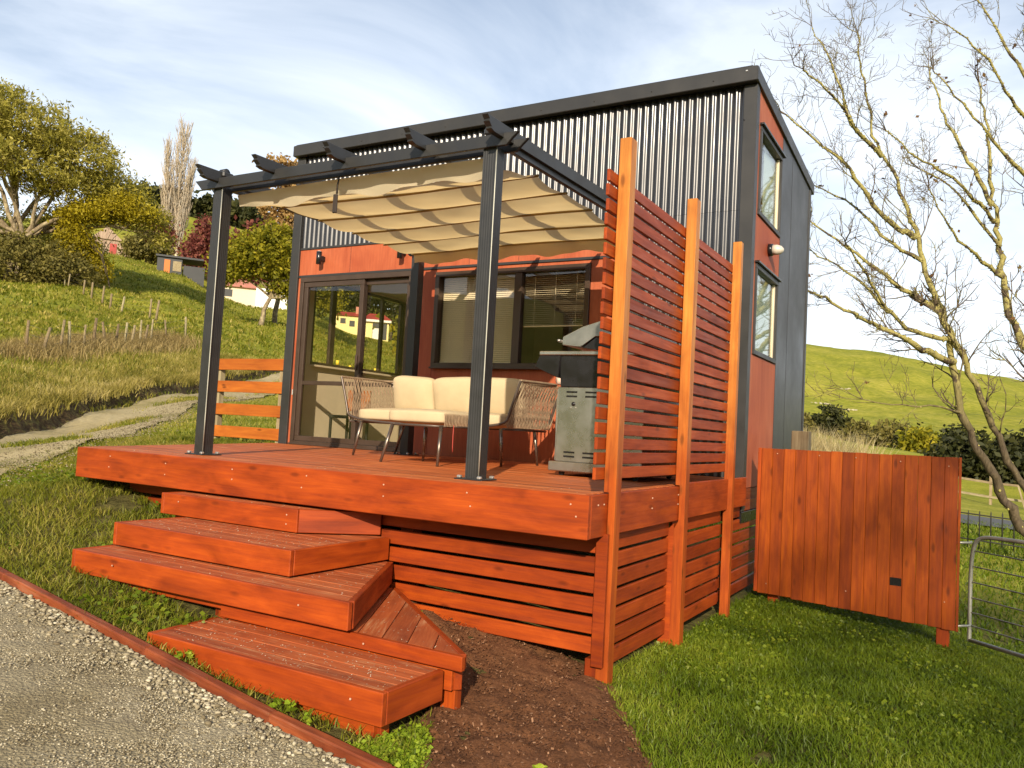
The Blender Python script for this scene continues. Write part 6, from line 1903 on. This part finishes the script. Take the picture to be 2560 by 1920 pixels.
def stones(name, x, y, size, rng, mat, zoff, label, tint=None, squash=.62, fine=False):
    n = len(x)
    BV, BF = (OCT, OCTF) if fine else (ICO, ICOF); kv = len(BV)
    s = size * rng.uniform(.55, 1.5, n)
    sc = np.stack([s * rng.uniform(.8, 1.4, n), s * rng.uniform(.7, 1.1, n), s * squash * rng.uniform(.7, 1.2, n)], -1)
    a = rng.uniform(0, 6.28, n)
    V = BV[None] * sc[:, None] * rng.uniform(.72, 1.28, (n, kv, 1))
    vx = V[..., 0] * np.cos(a)[:, None] - V[..., 1] * np.sin(a)[:, None]; vy = V[..., 0] * np.sin(a)[:, None] + V[..., 1] * np.cos(a)[:, None]
    V = np.stack([vx + x[:, None], vy + y[:, None], V[..., 2] + (H(x, y) + zoff + s * .15)[:, None]], -1).reshape(-1, 3)
    F = (np.arange(n)[:, None, None] * kv + BF[None]).reshape(-1, 3)
    t = rng.uniform(0, 1, n) if tint is None else tint
    o = mobj(name, npmesh(name, V, F, mat, False, np.repeat(t, kv)))
    tag(o, label, 'gravel', kind='stuff')


M_PEB = pebble_mat()
ex = np.array(EDGE)
def edge_y(x): return np.interp(x, ex[::-1, 0], ex[::-1, 1])
x = rg.uniform(-7.5, -0.2, 200000); y = rg.uniform(-0.2, 2.95, 200000)
dist = edge_y(x) - y
ok = (dist > .04) & in_sight(x, y, 1.2) & inpoly(x, y, DRV) & (vnoise(x, y, 1.5, 71) * .55 + vnoise(x, y, 5.0, 72) * .45 + .30 * np.exp(-dist / .35) + .22 * rg.uniform(-1, 1, len(x)) > .42)
stones('gravel', x[ok], y[ok], .0048, rg, M_PEB, .012, 'fine grey gravel of the driveway', fine=True)
x = rg.uniform(-6.6, -1.2, 9000); dd_ = np.abs(rg.normal(0, .085, 9000)) + .035; y = edge_y(x) - dd_
ok = rg.uniform(0, 1, 9000) < .15
stones('edge_stones', x[ok], y[ok], .0098, rg, M_PEB, .016, 'larger pale stones gathered along the timber edging', np.clip(rg.normal(.55, .25, ok.sum()), 0, 1))

k_ = rg.uniform(0.0, .5, 9000); q = along(tn, k_) + rg.normal(0, .35, (9000, 2)) + np.array([-.35, 0])
stones('track_gravel', q[:, 0], q[:, 1], .010, rg, M_PEB, .048, 'loose grey stones along the near edge of the track', rg.uniform(0, .7, 9000), fine=True)
# bark chips
n = 22000
x = rg.uniform(-3.5, -0.8, n); y = rg.uniform(2.35, 4.45, n); ok = inpoly(x, y, BED)
x, y = x[ok], y[ok]; n = len(x)
a = rg.uniform(0, 6.28, n); L = rg.uniform(.002, .007, n) * rg.uniform(.5, 1.6, n); wdt = rg.uniform(.0015, .0045, n)
d_ = np.stack([np.cos(a), np.sin(a), rg.normal(0, .35, n)], -1); s_ = np.stack([-np.sin(a), np.cos(a), rg.normal(0, .5, n)], -1)
c_ = np.stack([x, y, H(x, y) + .024 + rg.uniform(0, .014, n)], -1)
V = np.stack([c_ - d_ * L[:, None] - s_ * wdt[:, None], c_ + d_ * L[:, None] - s_ * wdt[:, None], c_ + d_ * L[:, None] + s_ * wdt[:, None], c_ - d_ * L[:, None] + s_ * wdt[:, None]], 1).reshape(-1, 3)
ch_m = leaf_mat('bark_chip', (0.07, 0.029, 0.012, 1), (0.15, 0.063, 0.026, 1), (0.30, 0.165, 0.09, 1), 0.0, .8)
o = mobj('bark_chips', npmesh('bark_chips', V, np.arange(n * 4).reshape(-1, 4), ch_m, False, np.repeat(rg.uniform(0, 1, n) ** 2, 4)))
tag(o, 'loose bark chips of the garden bed', 'mulch', kind='stuff')

# blossom and grass litter on the steps and the deck edge
def litter(name, specs, label):
    P = []
    for poly, z, m in specs:
        px = [p[0] for p in poly]; py = [p[1] for p in poly]
        x = rg.uniform(min(px), max(px), m); y = rg.uniform(min(py), max(py), m)
        ok = inpoly(x, y, poly); P.append(np.stack([x[ok], y[ok], np.full(ok.sum(), z + .0035)], -1))
    P = np.concatenate(P); n = len(P)
    a = rg.uniform(0, 6.28, n); L = rg.uniform(.0025, .008, n); w = rg.uniform(.0015, .003, n)
    d_ = np.stack([np.cos(a), np.sin(a), rg.normal(0, .25, n)], -1); s_ = np.stack([-np.sin(a), np.cos(a), 0 * a], -1)
    V = np.stack([P - d_ * L[:, None], P + s_ * w[:, None], P + d_ * L[:, None], P - s_ * w[:, None]], 1).reshape(-1, 3)
    o = mobj(name, npmesh(name, V, np.arange(n * 4).reshape(-1, 4), leaf_mat('litter', (0.42, 0.26, 0.14, 1), (0.62, 0.46, 0.30, 1), (0.78, 0.66, 0.50, 1), .1), False, np.repeat(rg.uniform(0, 1, n), 4)))
    tag(o, label, 'litter', kind='stuff')


S2 = [(-4.85, 3.39), (-3.345, 3.40), (-3.34, 3.86), (-4.85, 3.84)]
S3 = [(-4.6, 3.15), (-2.72, 3.17), (-3.28, 4.2), (-3.31, 3.37), (-4.6, 3.36)]
litter('step_litter', [(T1, -.262, 160), (S2, -.417, 420), (S3, -.572, 520), (T4, -.730, 330), (T5, -.807, 420), ([(-6.3, 4.03), (-1.85, 4.03), (-1.85, 4.35), (-6.3, 4.35)], 0.0, 260)], 'pale petals and seed litter strewn over the steps')

# seedlings in the bed and along the edging
SEEDL = [(-2.95, 4.08, .05, 'small bright green seedling at the top of the bark bed by the skirt'), (-3.10, 4.02, .035, 'tiny seedling left of the bigger one by the skirt'), (-1.50, 2.98, .035, 'small pale green seedling in the middle of the bark bed'),
         (-3.30, 2.70, .045, 'small weed at the left corner of the bottom step'), (-2.62, 2.68, .05, 'low weed between bottom step and edging'), (-2.45, 2.67, .04, 'second low weed between bottom step and edging')]
for i, (x, y, s, lab) in enumerate(SEEDL):
    rng = np.random.default_rng(200 + i)
    z = h1(x, y) + .02
    t = thing('seedling', (x, y, z), lab, 'weed', 'seedlings near the steps')
    acc = Acc(); LV = []
    for k in range(7):
        a = rng.uniform(0, 6.28); p1 = np.array([x + math.cos(a) * s * .7, y + math.sin(a) * s * .7, z + s * rng.uniform(.5, 1.2)])
        acc.tube([(x, y, z - .01), tuple((np.array([x, y, z]) + p1) / 2 + np.array([0, 0, s * .2])), tuple(p1)], .0012, 4)
        LV.append(p1)
    mobj('stem', acc.mesh('stem', G_LAWN), t)
    V, F, tint = leaf_cloud(np.array(LV), np.ones(len(LV)), 3, s * .18, s * .55, rng, 1.3, 0, .7)
    mobj('leaves', npmesh('leaves', V, F, L_SEED if i else (L_SEED := leaf_mat('seedling_leaf', (0.14, 0.22, 0.01, 1), (0.26, 0.36, 0.02, 1), (0.40, 0.46, 0.04, 1), .4)), False, tint), t)
# clover patch by the bottom step corner
x, y = rg.uniform(-2.25, -1.85, 2600), rg.uniform(2.6, 3.1, 2600)
ok = inpoly(x, y, [(-2.22, 2.65), (-1.95, 2.62), (-1.88, 2.72), (-2.02, 2.95), (-2.12, 3.05)])
P = np.stack([x[ok], y[ok], H(x[ok], y[ok]) + .015], -1)
V, F, tint = leaf_cloud(P, np.ones(len(P)), 2, .012, .020, rg, 1.1, 0, .6)
o = mobj('clover', npmesh('clover', V, F, L_SEED, False, tint)); tag(o, 'patch of clover at the right corner of the bottom step', 'clover', kind='stuff')
